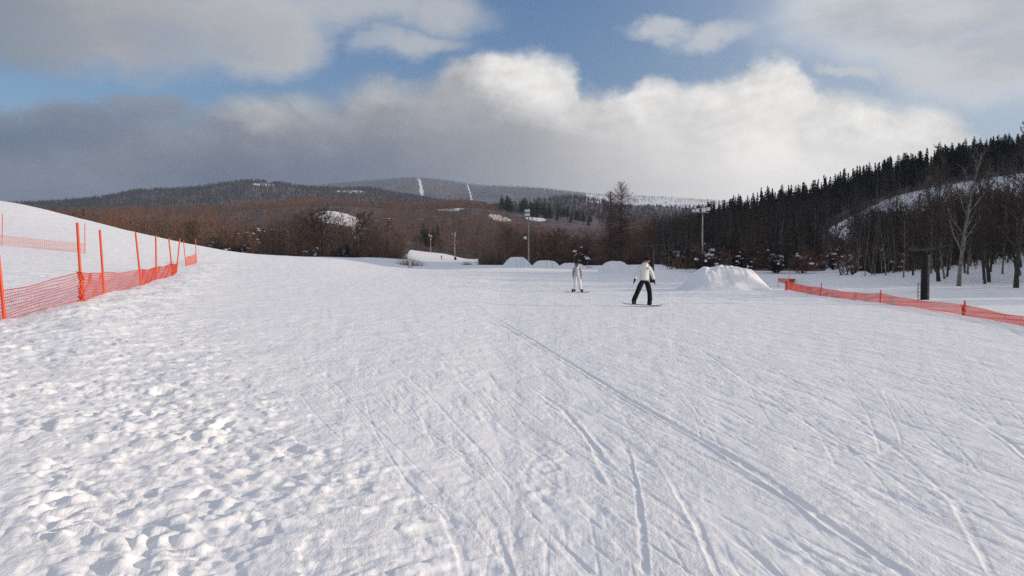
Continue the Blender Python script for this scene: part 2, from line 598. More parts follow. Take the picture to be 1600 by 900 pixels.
#            -900  -300    0   130  220  300  400  500  570  640  690  740  800  900 1000 1130 1250 1400 1500 1600 1900 2600
rz_(14,   [1.9,  1.05, .62, .60, .48, .40, .31, .22, .16, .11, .08, .04, 0,   0,   0,   0,   0,   0,   0,   0,   0,   -.1])
rz_(18,   [2.5,  1.4,  .86, .76, .62, .52, .40, .29, .22, .14, .1,  .05, 0,   0,   0,   0,   0,   0,   0,   0,   0,   -.1])
rz_(25,   [3.4,  2.0, 1.30,1.02, .88, .73, .55, .40, .30, .20, .14, .08, .02, 0,   0,   0,   0,   0,   0,   0,   .1,  0])
rz_(35,   [4.8,  3.0, 2.0, 1.50,1.20, .98, .72, .50, .37, .25, .17, .10, 0, -.04,  0,   0,   0,   0,   .05, .1,  .4,  .3])
rz_(45,   [6.5,  4.2, 2.75,2.2, 1.62,1.26, .95, .65, .45, .30, .2,  .1, -.05,-.1, -.1,  0,   0,   .1,  .2,  .3,  .8,  .6])
rz_(60,   [9.5,  6.2, 4.5, 3.55,2.7, 2.0, 1.4, 1.0,  .7,  .5,  .4,  .3,  .1,  .05, .1,  .2,  .3,  .6,  .9, 1.2,  3,   9])
rz_(80,   [14,   9.6, 7.9, 6.1, 4.7, 3.5, 2.4, 1.8, 1.2,  .8,  .75, .8,  .8,  .75, .7,  .5,  .5, 1.1, 1.8, 2.6,  8,  20])
rv_(100,  [280, 300,  318, 344, 366, 384, 397, 404, 413, 420, 422, 420, 419, 419, 419, 421, 421, 415, 402, 385, 240, -150])
rv_(125,  [285, 305,  330, 350, 370, 388, 399, 402, 408, 419, 420, 417, 416, 416, 416, 415, 410, 395, 375, 350, 205, -250])
rv_(150,  [300, 320,  345, 362, 380, 396, 403, 402, 404, 416, 417, 414, 414, 415, 414, 412, 402, 375, 352, 330, 180, -270])
rv_(175,  [315, 335,  357, 374, 389, 402, 407, 405, 402, 405, 413, 415, 419, 420, 416, 409, 396, 355, 327, 306, 160, -224])
rv_(250,  [340, 355,  370, 385, 395, 408, 415, 415, 415, 416, 416, 418, 425, 425, 418, 396, 366, 303, 279, 263, 150, -97])
rv_(350,  [340, 350,  360, 370, 375, 395, 400, 396, 396, 402, 406, 408, 410, 405, 395, 344, 320, 284, 265, 251, 190, 30])
rv_(430,  [340, 350,  355, 355, 358, 370, 372, 365, 372, 386, 393, 404, 398, 398, 384, 346, 326, 289, 269, 257, 210, 130])
rv_(500,  [340, 348,  350, 346, 345, 349, 339, 332, 346, 378, 384, 384, 378, 374, 368, 350, 332, 300, 282, 270, 250, 360])
rv_(700,  [340, 344,  348, 341, 336, 336, 329, 323, 324, 330, 328, 325, 338, 350, 362, 350, 335, 310, 295, 285, 270, 355])
rv_(1000, [340, 342,  345, 342, 340, 338, 335, 330, 332, 336, 336, 335, 336, 337, 355, 350, 338, 320, 310, 300, 290, 355])
rv_(1350, [340, 340,  342, 336, 333, 331, 327, 325, 326, 328, 330, 330, 324, 315, 331, 330, 335, 325, 320, 315, 310, 350])
rv_(2000, [330, 328,  322, 318, 305, 301, 288, 297, 298, 310, 318, 322, 325, 328, 331, 332, 335, 330, 330, 330, 330, 350])
rv_(3000, [335, 335,  334, 332, 328, 325, 318, 316, 314, 314, 314, 316, 318, 320, 322, 330, 335, 335, 335, 335, 335, 350])
rv_(4500, [340, 338,  332, 326, 318, 308, 300, 292, 286, 280, 284, 291, 294, 303, 309, 316, 330, 335, 335, 335, 335, 350])
rv_(5300, [342, 340,  335, 330, 322, 314, 308, 300, 294, 290, 292, 297, 300, 308, 314, 322, 332, 337, 337, 337, 337, 352])

TY = np.log(np.array([r[0] for r in ROWS]))
TZ = np.array([r[1] for r in ROWS])
TU = np.arctan((np.array(UC) - 800) / F)


def pchip_d(x, y):
    """monotone slopes along axis 0"""
    h = np.diff(x); dl = np.diff(y, axis=0) / h[:, None]
    d = np.zeros_like(y)
    a, b = dl[:-1], dl[1:]
    w1 = (2 * h[1:] + h[:-1])[:, None]; w2 = (h[1:] + 2 * h[:-1])[:, None]
    with np.errstate(divide='ignore', invalid='ignore'):
        hm = (w1 + w2) / (w1 / a + w2 / b)
    d[1:-1] = np.where(a * b > 0, hm, 0)
    d[0], d[-1] = dl[0], dl[-1]
    return d


def pchip_eval(x, y, d, q):
    q = np.clip(q, x[0], x[-1])
    i = np.clip(np.searchsorted(x, q) - 1, 0, len(x) - 2)
    h = x[i + 1] - x[i]; t = (q - x[i]) / h
    t2, t3 = t * t, t * t * t
    return (2 * t3 - 3 * t2 + 1), (t3 - 2 * t2 + t) * h, (-2 * t3 + 3 * t2), (t3 - t2) * h, i


# resample the table on a fine regular grid of (azimuth, log distance), then read it bilinearly
_fy = np.linspace(TY[0], TY[-1], 420)
_fa = np.linspace(TU[0], TU[-1], 520)
_d = pchip_d(TY, TZ)
a0, a1, a2, a3, ii = pchip_eval(TY, TZ, _d, _fy)
_t = a0[:, None] * TZ[ii] + a1[:, None] * _d[ii] + a2[:, None] * TZ[ii + 1] + a3[:, None] * _d[ii + 1]
_tt = _t.T
_d2 = pchip_d(TU, _tt)
a0, a1, a2, a3, ii = pchip_eval(TU, _tt, _d2, _fa)
FT = (a0[:, None] * _tt[ii] + a1[:, None] * _d2[ii] + a2[:, None] * _tt[ii + 1] + a3[:, None] * _d2[ii + 1])   # [az, y]


def ground(X, Y):
    """smooth terrain height (no surface roughness)"""
    X = np.asarray(X, float); Y = np.asarray(Y, float)
    az = np.arctan2(X, Y); r = np.hypot(X, Y)
    azc = np.clip(az, TU[0], TU[-1])
    ly = np.log(np.maximum(r * np.cos(azc), 1.0))
    fi = np.clip((azc - _fa[0]) / (_fa[1] - _fa[0]), 0, len(_fa) - 1.001)
    fj = np.clip((ly - _fy[0]) / (_fy[1] - _fy[0]), 0, len(_fy) - 1.001)
    i = fi.astype(int); j = fj.astype(int); u = fi - i; v = fj - j
    z = (FT[i, j] * (1 - u) + FT[i + 1, j] * u) * (1 - v) + (FT[i, j + 1] * (1 - u) + FT[i + 1, j + 1] * u) * v
    w = sstep(np.abs(az), rad(58), rad(105))
    z = z * (1 - w)
    # uneven hills
    k = sstep(r, 160, 500)
    z = z + k * (gnoise(X / 90, Y / 90, 5) * 3.0 + gnoise(X / 330, Y / 330, 6) * np.minimum(r / 300, 9))
    z = z + sstep(r, 30, 90) * gnoise(X / 17, Y / 17, 9) * .22
    return z


def gz(x, y): return float(ground(np.array([x]), np.array([y]))[0])


def uy(u, Y): return ((u - 800) / F * Y, Y)


def at(u, v, Y):
    """world point on the pixel ray (photo pixel) at depth Y"""
    d = Vector(((u - 800) / F, -(v - 450) / F, -1.0))
    d.rotate(cam.rotation_euler)
    k = Y / d.y
    return Vector((0, 0, EYE)) + d * k


def wood_mask(X, Y):
    u = 800 + F * X / np.maximum(Y, 1)
    edge = 150 + 14 * gnoise(u / 60, Y * 0 + 3.3, 21)
    m = sstep(Y, edge + 8, edge + 22) * (u < 1105)
    m = np.where((u > 634 + 16 * gnoise(Y / 40, Y * 0 + 1.7, 61)) & (u < 748) & (Y < 425), 0, m)
    # right-hand woods begin nearer
    e2 = np.interp(u, [1020, 1060, 1330, 1420, 2600], [150, 92, 82, 60, 46])
    m = np.where(u >= 1040, sstep(Y, e2, e2 + 10) * .75, m)
    m = np.where((u > 1290) & (Y > 46) & (Y < 150), m * .25, m)
    lo = np.interp(u, [1290, 1330, 1600], [230, 165, 120])
    hi = np.interp(u, [1290, 1330, 1400, 1600], [230, 236, 242, 236])
    m = np.where((u > 1290) & (Y > lo) & (Y < hi), m * .0, m)

    def hole(m, uu, yy, su, sy, lo_=0.0):
        q = ((u - uu) / su) ** 2 + ((np.log(Y) - math.log(yy)) / sy) ** 2
        q = q + .5 * gnoise(u / 14, np.log(Y) * 9, 33)
        return m * (lo_ + (1 - lo_) * sstep(q, .75, 1.15))
    Y = np.maximum(Y, 1)
    m = hole(m, 528, 486, 38, .060, .22)
    m = hole(m, 565, 452, 17, .075, .3)
    m = hole(m, 780, 640, 22, .035, .35)
    m = hole(m, 706, 690, 22, .03)
    m = hole(m, 838, 690, 16, .05)
    m = hole(m, 412, 1830, 16, .04, .1)
    m = hole(m, 424, 1930, 7, .06)
    m = hole(m, 548, 1830, 24, .04, .1)
    m = hole(m, 822, 1270, 15, .05)
    far = Y > 3100
    r1 = np.abs(u - (653 + (4500 - Y) * .006)) < 2.3
    r2 = np.abs(u - (729 + (4500 - Y) * .006)) < 1.1
    m = np.where(far & (r1 | r2), 0, m)
    m = np.where(far & (u > 915), m * .35, m)
    m = np.where(far & (gnoise(u / 26, Y / 300, 44) > .22), m * .62, m)
    return m


def build_terrain():
    azf = np.linspace(rad(-36), rad(36), 1060)
    left = -np.geomspace(36, 180, 70)[1:][::-1]
    right = np.geomspace(36, 180, 70)[1:]
    az = np.concatenate([np.radians(left), azf, np.radians(right)])
    r = [1.6]
    while r[-1] < 5250:
        k = r[-1]
        q = .0040 if k < 3.6 else (.0032 if k < 14 else (.0042 if k < 60 else (.008 if k < 180 else .016)))
        r.append(k * (1 + q))
    r = np.array(r)
    R, AZ = np.meshgrid(r, az, indexing='ij')
    X = (R * np.sin(AZ)); Y = (R * np.cos(AZ))
    Z = ground(X, Y)
    W = np.where(Y > 20, wood_mask(X, np.maximum(Y, 1)), 0)
    # ---------- surface relief, near part only
    nr = int(np.searchsorted(r, 140))
    x, y, rr = X[:nr], Y[:nr], R[:nr]
    front = (y > 1) & (np.abs(AZ[:nr]) < rad(37))
    res = rr * .0045
    def fade(lam): return sstep(lam / (res * 2.2), .8, 1.6)
    xb = np.interp(y, [2, 4, 6, 9.5, 18, 30, 52, 140], [.7, .25, -.7, -2.5, -6.4, -11.5, -21, -58])
    dxl = xb - x
    lump = sstep(dxl / (.10 * y + .45), -.55, 1.0)
    lump *= 1 - .75 * sstep(-x - (.652 * y - .15 - .03 * (y - 4)), -.12, .12) * sstep(6.2 - y, 0, 1)   # smoother corner
    h = np.zeros_like(x)
    wx = gnoise(x / .5, y / .5, 50) * .16; wy = gnoise(x / .5, y / .5, 51) * .16
    b1 = np.abs(gnoise((x + wx) / .52, (y + wy) / .46, 1)) * 2 - .35
    b2 = np.abs(gnoise((x + wx * .7) / .23, (y + wy * .7) / .21, 2)) * 2 - .35
    b3 = gnoise(x / .10, y / .095, 3)
    big = gnoise(x / 1.5, y / 1.3, 4)
    dens = .55 + .6 * sstep(gnoise(x / 1.1, y / 1.1, 8), -.35, .35)
    b4 = gnoise(x / .055, y / .055, 30)
    b5 = gnoise(x / .19, y / .16, 35)
    b4 = gnoise(x / .052, y / .052, 30)
    b5 = gnoise(x / .17, y / .15, 35)
    b6 = np.abs(gnoise((x + wx * .5) / .125, (y + wy * .5) / .115, 37)) * 2 - .35
    clod = sstep(gnoise(x / .8, y / .7, 38), -.30, .30)
    h += (.46 + .74 * sstep(dxl, .25, 2.4)) * lump * dens * (b1 * .016 * fade(.5) + b2 * .014 * fade(.22) + b5 * .016 * fade(.17) + (.45 + clod) * (b6 * .019 * fade(.12) + b3 * .017 * fade(.1) + b4 * .010 * fade(.05))) + lump * big * .035
    # chunks of broken crust: plateaus with steep sides
    ch = gnoise((x + wx) / .34, (y + wy) / .30, 12)
    h += lump * sstep(ch + .35 * b5 + .2 * b3, .06, .24) * .016 * fade(.3)
    # groomed side: crumbs, skid marks along the fall line
    gr = 1 - .8 * lump
    patch = sstep(gnoise(x / 1.4, y / 2.4, 13), -.25, .30)
    patch2 = sstep(gnoise(x / .5, y / .9, 39), -.15, .35)
    sx = x + .12 * y
    h += gr * ((.25 + .9 * patch * patch2) * (gnoise(x / .085, y / .095, 14) * .0095 * fade(.09) + b4 * .0070 * fade(.052) + b5 * .010 * fade(.17)) +
               gnoise(sx / .24, y / .55, 16) * .0085 * fade(.3) * (.4 + .8 * patch) +
               gnoise(sx / .7, y / 2.6, 17) * .011 + gnoise(x / 3, y / 7, 18) * .03)
    # fine dragged scratches in a few crossing directions
    for q_, (sl, wd, ln, amp) in enumerate(((.12, .030, .55, .0036), (.30, .055, .8, .0048), (-.05, .045, .7, .0040), (.22, .11, 1.3, .0055))):
        k_ = gnoise((x + sl * y) / wd, (y - sl * x) / ln, 70 + q_)
        h -= gr * sstep(k_, .18, .42) * amp * fade(wd * 1.3)
    sk = gnoise(sx / .16, y / 1.5, 19)
    h -= gr * sstep(sk, .26, .46) * .0050 * fade(.18)
    far = sstep(y, 18, 40)
    h += far * (.35 + .65 * gr) * (gnoise(x / 1.1, y / 2.2, 22) * .026 + gnoise(sx / .42, y / .7, 23) * .020 + gnoise(x / .20, y / .26, 45) * .012 * fade(.26))
    # cut-up bank along the left net
    bank = np.exp(-((x + np.interp(y, [13, 17, 20, 25, 30, 34, 49, 54], [7.6, 8.4, 9.6, 10.8, 12.4, 13.8, 18.8, 20.8])) / 1.2) ** 2) * sstep(y, 9, 13) * (y < 58)
    h += bank * (.06 + .10 * gnoise(x / .8, y / .8, 24) + .05 * np.abs(gnoise(x / .3, y / .35, 25)))

    def track(pts, width, depth, lip=.4, s=1.0):
        nonlocal h
        width *= .62; depth *= .60
        P = np.array([((u - 800) / F * (EYE * F / (v - HOR)), EYE * F / (v - HOR)) for u, v in pts])
        o = np.argsort(P[:, 1]); P = P[o]
        xt = np.interp(y, P[:, 1], P[:, 0])
        slope = np.interp(y, (P[1:, 1] + P[:-1, 1]) / 2, np.diff(P[:, 0]) / np.maximum(np.diff(P[:, 1]), .05))
        d = (x - xt + .012 * gnoise(y / .35, y * 0 + depth * 99, 27)) / np.sqrt(1 + slope ** 2)
        wv = width * (1 + .5 * gnoise(y / .9, y * 0 + width * 77, 28))
        on = sstep(y, P[0, 1] - .3, P[0, 1] + .3) * (1 - sstep(y, P[-1, 1] - 1.5, P[-1, 1] + .5))
        dep = depth * (.75 + .5 * gnoise(y / .8, y * 0 + width * 31, 29)) * on
        a = np.clip(np.abs(d) / np.maximum(wv, .01), 0, 4)
        h -= dep * np.exp(-(a ** 4)) * (.8 + .5 * gnoise(x / .09, y / .13, 36))
        h += dep * lip * np.exp(-((d + s * wv * 1.5) / (wv * .55)) ** 2)

    track([(738, 478), (830, 530), (905, 575), (985, 625), (1050, 662), (1120, 702), (1200, 750), (1290, 815), (1420, 905)], .056, .038, .5)
    track([(735, 480), (800, 520), (850, 550)], .08, .02, .4)
    track([(968, 682), (985, 715), (997, 770), (1003, 830), (1012, 905)], .032, .013, .7, -1)
    track([(1030, 720), (1060, 770), (1090, 820), (1125, 905)], .035, .016, .5)
    track([(820, 600), (880, 640), (930, 700), (960, 760)], .05, .020, .4)
    track([(895, 640), (935, 690), (975, 730)], .05, .016, .3)
    track([(1140, 540), (1230, 590), (1330, 645), (1400, 700), (1500, 790), (1560, 905)], .04, .014, .3)
    track([(1085, 540), (1200, 620), (1290, 680), (1380, 735), (1470, 800)], .045, .016, .3)
    track([(1300, 560), (1420, 590), (1520, 612), (1600, 632)], .07, .022, .3)
    track([(1330, 655), (1385, 690), (1400, 700)], .09, .026, .3)
    track([(1470, 780), (1530, 810), (1600, 850)], .05, .022, .4)
    track([(1500, 640), (1580, 690), (1640, 740)], .04, .022, .4)
    track([(680, 780), (710, 850), (730, 905)], .05, .022, .4)
    track([(735, 780), (770, 830), (800, 905)], .04, .020, .4, -1)
    track([(1090, 800), (1180, 870), (1220, 905)], .035, .020, .4)
    track([(590, 560), (680, 640), (760, 720), (800, 770)], .03, .014, .3)
    rs = np.random.default_rng(11)
    for k in range(125):
        v1 = rs.uniform(470, 640); v0 = min(v1 + rs.uniform(40, 230), 900)
        u1 = rs.uniform(420, 1550) if k % 3 else rs.uniform(1000, 1600)
        du = (v0 - v1) * rs.uniform(.6, 2.0)
        cu = rs.uniform(-.25, .25)
        pts = [(u1 + du * t + cu * (v0 - v1) * math.sin(math.pi * t), v1 + (v0 - v1) * t) for t in np.linspace(0, 1, 7)]
        track(pts, rs.uniform(.010, .026), rs.uniform(.004, .0095), .35, rs.choice([-1, 1]))
    # footprints in the churned side
    nb = int(np.searchsorted(r, 34))
    xs, ys = x[:nb], y[:nb]; hh = h[:nb]
    n_az = xs.shape[1]
    for k in range(34):
        yy = float(np.exp(rs.uniform(math.log(5.0), math.log(30))))
        xm = float(np.interp(yy, [2, 4, 6, 9.5, 18, 30], [.7, .25, -.7, -2.5, -6.4, -11.5]))
        xx = xm - .10 * yy - abs(rs.normal(0, 1)) * (.24 * yy + .8)
        i0 = max(int(np.searchsorted(r, math.hypot(xx, yy) - .5)), 0); i1 = int(np.searchsorted(r, math.hypot(xx, yy) + .5)) + 1
        a_ = math.atan2(xx, yy); da = .5 / math.hypot(xx, yy)
        j0 = int(np.searchsorted(az, a_ - da)); j1 = int(np.searchsorted(az, a_ + da)) + 1
        i1 = min(i1, nb)
        if i0 >= i1 or j0 >= j1:
            continue
        X_, Y_2 = xs[i0:i1, j0:j1] - xx, ys[i0:i1, j0:j1] - yy
        th = rs.uniform(-.6, .6) + .25
        p = (X_ * math.cos(th) + Y_2 * math.sin(th)) / rs.uniform(.055, .10)
        q = (-X_ * math.sin(th) + Y_2 * math.cos(th)) / rs.uniform(.10, .19)
        e = p * p + q * q
        e = e * (1 + .9 * b5[i0:i1, j0:j1]) + .5 * np.abs(b3[i0:i1, j0:j1])
        hh[i0:i1, j0:j1] += rs.uniform(.014, .042) * (-np.exp(-e * e) + .35 * np.exp(-((np.sqrt(e) - 1.45) / .33) ** 2))
    Z[:nr] += np.where(front, h, 0) * sstep(140 - rr, 0, 40)
    V = np.stack([X, Y, Z], -1).reshape(-1, 3)
    n = len(az)
    i = np.arange(len(r) - 1)[:, None] * n + np.arange(n - 1)[None]
    Fq = np.stack([i, i + 1, i + n + 1, i + n], -1).reshape(-1, 4)[:, ::-1]
    me = mesh_np('snow_ground', [(V, Fq[:, ::-1], 0)], [M['snow']], True)
    at_ = me.attributes.new('wood', 'FLOAT', 'POINT')
    at_.data.foreach_set('value', W.astype(np.float32).ravel())
    return tag(obj('snow_ground', me), 'wide groomed snow slope and wooded hills beyond', None, None, 'structure')


build_terrain()

# ------------------------------------------------------------------ trees
class Segs:
    def __init__(self):
        self.t = {}

    def add(self, key, p0, p1, r0, r1):
        a = self.t.setdefault(key, ([], [], [], []))
        a[0].append(tuple(p0)); a[1].append(tuple(p1)); a[2].append(r0); a[3].append(r1)

    def block(self, key, n, mi=0):
        if key not in self.t:
            return []
        a = self.t[key]
        if n == 0:
            v, f = spikes(a[0], a[1], a[2])
        else:
            v, f = tubes(a[0], a[1], a[2], a[3], n)
        return [(v, f, mi)]


def rdir(d, spread, rng):
    """d bent by a random angle of about spread"""
    q = Vector((rng.gauss(0, 1), rng.gauss(0, 1), rng.gauss(0, 1)))
    q = q - d * q.dot(d)
    if q.length < 1e-6:
        q = d.orthogonal()
    q.normalize()
    return (d * math.cos(spread) + q * math.sin(spread)).normalized()


def branchwork(S_, p, d, L, r, level, maxl, rng, up=.12, nsub=6, twig=.012, wob=.22, key='limb'):
    """a crooked limb carrying finer limbs; the last level are needles of wood"""
    if level >= maxl:
        n = 2
        q = p
        for k in range(n):
            e = q + d * (L / n)
            if k == n - 1:
                S_.add('twig', q, e, twig, 0)
            else:
                S_.add('twigb', q, e, twig * 1.15, twig)
            q = e
            d = rdir(d, .25, rng); d.z += .06; d.normalize()
        return
    n = 4
    q = p; rr = r
    for k in range(n):
        e = q + d * (L / n)
        r2 = r * (1 - (k + 1) / n * .72)
        S_.add(key if level == 0 else 'limb', q, e, rr, r2)
        m_ = nsub if k else max(1, nsub // 2)
        for _ in range(m_):
            if k == 0 and level == 0 and rng.random() < .5:
                continue
            t = rng.random()
            b = q.lerp(e, t)
            dd = rdir(d, rng.uniform(.5, 1.05), rng); dd.z += up; dd.normalize()
            branchwork(S_, b, dd, L * rng.uniform(.30, .52) * (1.1 - .12 * k), max(r2 * .5, twig * 1.2), level + 1, maxl, rng, up, nsub, twig, wob)
        q = e; rr = r2
        d = rdir(d, rng.uniform(.05, wob), rng); d.z += .05; d.normalize()
    S_.add('twig', q, q + d * L * .2, max(rr * .8, twig), 0)


def bare_tree(seed, h, r, crown0=.30, nlimb=13, nsub=3, maxl=2, twig=.012, lean=.05, spread=.75, crook=.10, reach=.36, rnd=False):
    rng = random.Random(seed)
    S_ = Segs()
    p = Vector((0, 0, -.35)); d = Vector((rng.gauss(0, lean), rng.gauss(0, lean), 1)).normalized()
    n = 10
    path = [p]
    for k in range(n):
        path.append(path[-1] + d * ((h + .35) / n))
        d = rdir(d, rng.uniform(0, crook), rng); d.z += .12; d.normalize()
    rs_ = [r * (1.25 if k == 0 else 1) * (1 - .86 * k / n) for k in range(n + 1)]
    for k in range(n):
        S_.add('trunk', path[k], path[k + 1], rs_[k], rs_[k + 1])
    for k in range(nlimb):
        t = crown0 + (1 - crown0) * ((k + rng.random()) / nlimb) ** .9
        f = min(t * n, n - .01); i = int(f)
        b = path[i].lerp(path[i + 1], f - i)
        a = k * 2.4 + rng.uniform(-.5, .5)
        e = spread * rng.uniform(.7, 1.2)
        dd = Vector((math.cos(a) * math.sin(e), math.sin(a) * math.sin(e), math.cos(e)))
        L = h * reach * ((.50 + .48 * math.sin(math.pi * min(1, t * .95))) if rnd else (1.08 - .72 * t)) * rng.uniform(.75, 1.25)
        branchwork(S_, b, dd, L, max(rs_[i] * .45, twig * 1.5), 0, maxl, rng, .12, nsub, twig)
    return S_


def tree_meshes(S_, nm, bark, twigm):
    tr = mesh_np(nm + '_trunk', S_.block('trunk', 7), [bark], True)
    cr = mesh_np(nm + '_branches', S_.block('limb', 4) + S_.block('twigb', 3, 1) + S_.block('twig', 0, 1), [bark, twigm])
    return tr, cr


def one_mesh(S_, nm, bark, twigm, nt=4):
    return mesh_np(nm, S_.block('trunk', nt) + S_.block('limb', 3) + S_.block('twigb', 3, 1) + S_.block('twig', 0, 1), [bark, twigm])


def conifer_segs(seed, h, r, bare=.35, w=.17, tier=.48, dens=1.0):
    rng = random.Random(seed)
    S_ = Segs()
    d = Vector((rng.gauss(0, .015), rng.gauss(0, .015), 1)).normalized()
    top = d * h
    for k in range(6):
        S_.add('trunk', d * (h * k / 6 - (.4 if k == 0 else 0)), d * (h * (k + 1) / 6), r * (1 - .9 * k / 6), r * (1 - .9 * (k + 1) / 6))
    z = h * bare
    # dead stubs under the crown
    for _ in range(7):
        a = rng.uniform(0, 6.28); zz = rng.uniform(.15, 1) * h * bare
        S_.add('limb', d * zz, d * zz + Vector((math.cos(a), math.sin(a), -.1)) * rng.uniform(.3, .9), .02, .01)
    gap = rng.uniform(0, 6.28)
    while z < h * .985:
        t = (z - h * bare) / (h * (1 - bare))
        R = h * w * (1 - t) ** .8 * (.55 + .45 * min(1, t * 6 + .35)) * rng.uniform(.72, 1.25) + .12
        nb = max(4, int(7 * dens * (1 - .45 * t)))
        for k in range(nb):
            a = gap + k / nb * 6.28 + rng.uniform(-.35, .35)
            L = R * rng.uniform(.6, 1.2)
            el = .35 * t - .12 + rng.uniform(-.16, .12)
            dd = Vector((math.cos(a), math.sin(a), el)).normalized()
            b = d * (z + rng.uniform(-.15, .15))
            e = b + dd * L
            S_.add('twig', b, e, .05 + .045 * L, 0)
            sd_ = Vector((-math.sin(a), math.cos(a), 0))
            for q in range(int(3 + L * 2.6)):
                u = rng.uniform(.2, .95)
                s = b.lerp(e, u)
                dd2 = (dd * .75 + sd_ * rng.choice([-1, 1]) * rng.uniform(.4, .9) + Vector((0, 0, rng.uniform(-.45, .05)))).normalized()
                S_.add('twig', s, s + dd2 * L * rng.uniform(.25, .5) * (1.15 - .5 * u), .085, 0)
        z += tier * rng.uniform(.75, 1.2) * (1.1 - .45 * t)
        gap += .7
    S_.add('twig', d * (h * .97), top + d * .25, .05, 0)
    return S_


def larch_segs(seed, h, r):
    rng = random.Random(seed)
    S_ = Segs()
    n = 9
    for k in range(n):
        S_.add('trunk', (0, 0, h * k / n - (.5 if k == 0 else 0)), (0, 0, h * (k + 1) / n), r * (1 - .9 * k / n), r * (1 - .9 * (k + 1) / n))
    z = h * .12
    while z < h * .99:
        t = z / h
        R = h * .225 * max(.05, math.sin(math.pi * min(1, t * .80 + .20))) ** .75 + .35
        for k in range(6):
            a = rng.uniform(0, 6.28); L = R * rng.uniform(.6, 1.15)
            dd = Vector((math.cos(a), math.sin(a), rng.uniform(-.05, .30) + 2.0 * max(0, t - .62))).normalized()
            b = Vector((0, 0, z)); q = b
            for j in range(3):
                e = q + dd * L / 3
                S_.add('limb', q, e, .05 * (1 - j / 3.4) * (1.2 - t), .05 * (1 - (j + 1) / 3.4) * (1.2 - t))
                for _ in range(5):
                    s = q.lerp(e, rng.random())
                    d2 = rdir(dd, rng.uniform(.5, 1.1), rng); d2.z += rng.uniform(-.3, .3)
                    S_.add('twig', s, s + d2.normalized() * L * rng.uniform(.16, .36), .017, 0)
                q = e; dd.z += .09; dd.normalize()
            S_.add('twig', q, q + dd * L * .25, .02, 0)
        z += rng.uniform(.17, .36)
    S_.add('twig', (0, 0, h * .97), (0, 0, h * 1.03), .03, 0)
    return S_


def blob(c, s, seed, n=2):
    """an uneven snow pillow"""
    import bmesh
    bm = bmesh.new()
    bmesh.ops.create_icosphere(bm, subdivisions=n, radius=1)
    V = np.array([v.co[:] for v in bm.verts]); Fc = np.array([[v.index for v in f.verts] for f in bm.faces])
    bm.free()
    k = 1 + .35 * gnoise(V[:, 0] * 1.4 + seed * 3.1, V[:, 1] * 1.4 + V[:, 2] + seed, seed)
    V = V * k[:, None]
    V[:, 2] = np.where(V[:, 2] < 0, V[:, 2] * .45, V[:, 2])
    return V * np.array(s) + np.array(c), Fc


def shrub(seed, h, w, nclump, twig=.016):
    rng = random.Random(seed)
    S_ = Segs()
    tips = []
    for k in range(9):
        a = rng.uniform(0, 6.28); e = rng.uniform(.05, .75)
        d = Vector((math.cos(a) * math.sin(e), math.sin(a) * math.sin(e), math.cos(e)))
        L = h * rng.uniform(.55, 1.0)
        branchwork(S_, Vector((math.cos(a) * .12, math.sin(a) * .12, -.2)), d, L, .035, 0, 2, rng, .0, 4, twig, .30)
    for k in range(nclump):
        a = rng.uniform(0, 6.28); q = math.sqrt(rng.random()) * w * .5
        tips.append((math.cos(a) * q, math.sin(a) * q, h * rng.uniform(.22, .92) * (1 - .45 * (q / (w * .5)) ** 2)))
    blocks = []
    for k, c in enumerate(tips):
        s = rng.uniform(.05, .20) * (1 if k > 1 else 1.9)
        v, f = blob(c, (s * rng.uniform(.9, 1.7), s * rng.uniform(.9, 1.5), s * rng.uniform(.55, 1.0)), seed * 31 + k)
        blocks.append((v, f, 0))
    tw = mesh_np('shrub_branches', S_.block('limb', 4) + S_.block('twigb', 3, 0) + S_.block('twig', 0, 0), [M['twig_brown' if seed % 2 else 'twig_dark']])
    sn = [mesh_np('snow_clump', [b], [M['snow_clump']], True) for b in blocks]
    return tw, sn


def add_tree(name, parts, label, cat, loc, group=None, rz=0, sc=1.0, snow=None):
    t = thing(name, label, cat, loc, group, rz)
    t.scale = (sc, sc, sc)
    for nm, me in parts:
        obj(nm, me, t)
    return t


# ---- a. the near wood at the right: crooked grey trees
NEAR = []
for k in range(7):
    S_ = bare_tree(100 + k, 7.4 + .5 * (k % 3), .098 + .02 * (k % 3), .20, 17, 3, 2, .0080, .08, .60, .15, .29)
    NEAR.append(tree_meshes(S_, 'grey_tree', M['bark_grey'] if k in (1, 4) else M['bark_dark'], M['twig_dark'] if k % 2 else M['twig_umber']))
rs = np.random.default_rng(3)
near_spots = []
special = [(1588, 44.0, 1.12, 'thick dark trunk nearest the net at the far right edge of the picture', 1.3),
           (1498, 47.5, .98, 'dark rough trunk second to the right of the black padded post', 1.15),
           (1467, 52.0, .92, 'slim grey trunk just right of the black padded post', 1.0),
           (1546, 50.0, 1.0, 'dark tree whose trunk stands in a scooped snow hollow', 1.05)]
tries = 0
while len(near_spots) < 235 and tries < 9000:
    tries += 1
    u = rs.uniform(1335, 1760); Y = 46 + 90 * rs.random() ** 1.5
    if Y < np.interp(u, [1335, 1420, 1500, 1700], [70, 56, 49, 46]):
        continue
    x, y = uy(u, Y)
    if any((x - a) ** 2 + (y - b) ** 2 < 1.35 ** 2 for a, b in near_spots):
        continue
    near_spots.append((x, y))
protos = [None] * len(NEAR)
def near_tree(k, x, y, rz, sc, label, group):
    loc = (x, y, gz(x, y))
    if protos[k] is None:
        protos[k] = add_tree('bare_tree', [('trunk', NEAR[k][0]), ('branches', NEAR[k][1])], label, 'bare tree', loc, group, rz, 1)
        protos[k].scale = sc if isinstance(sc, tuple) else (sc,) * 3
        return protos[k]
    return dup(protos[k], loc, rz, sc, label, group)
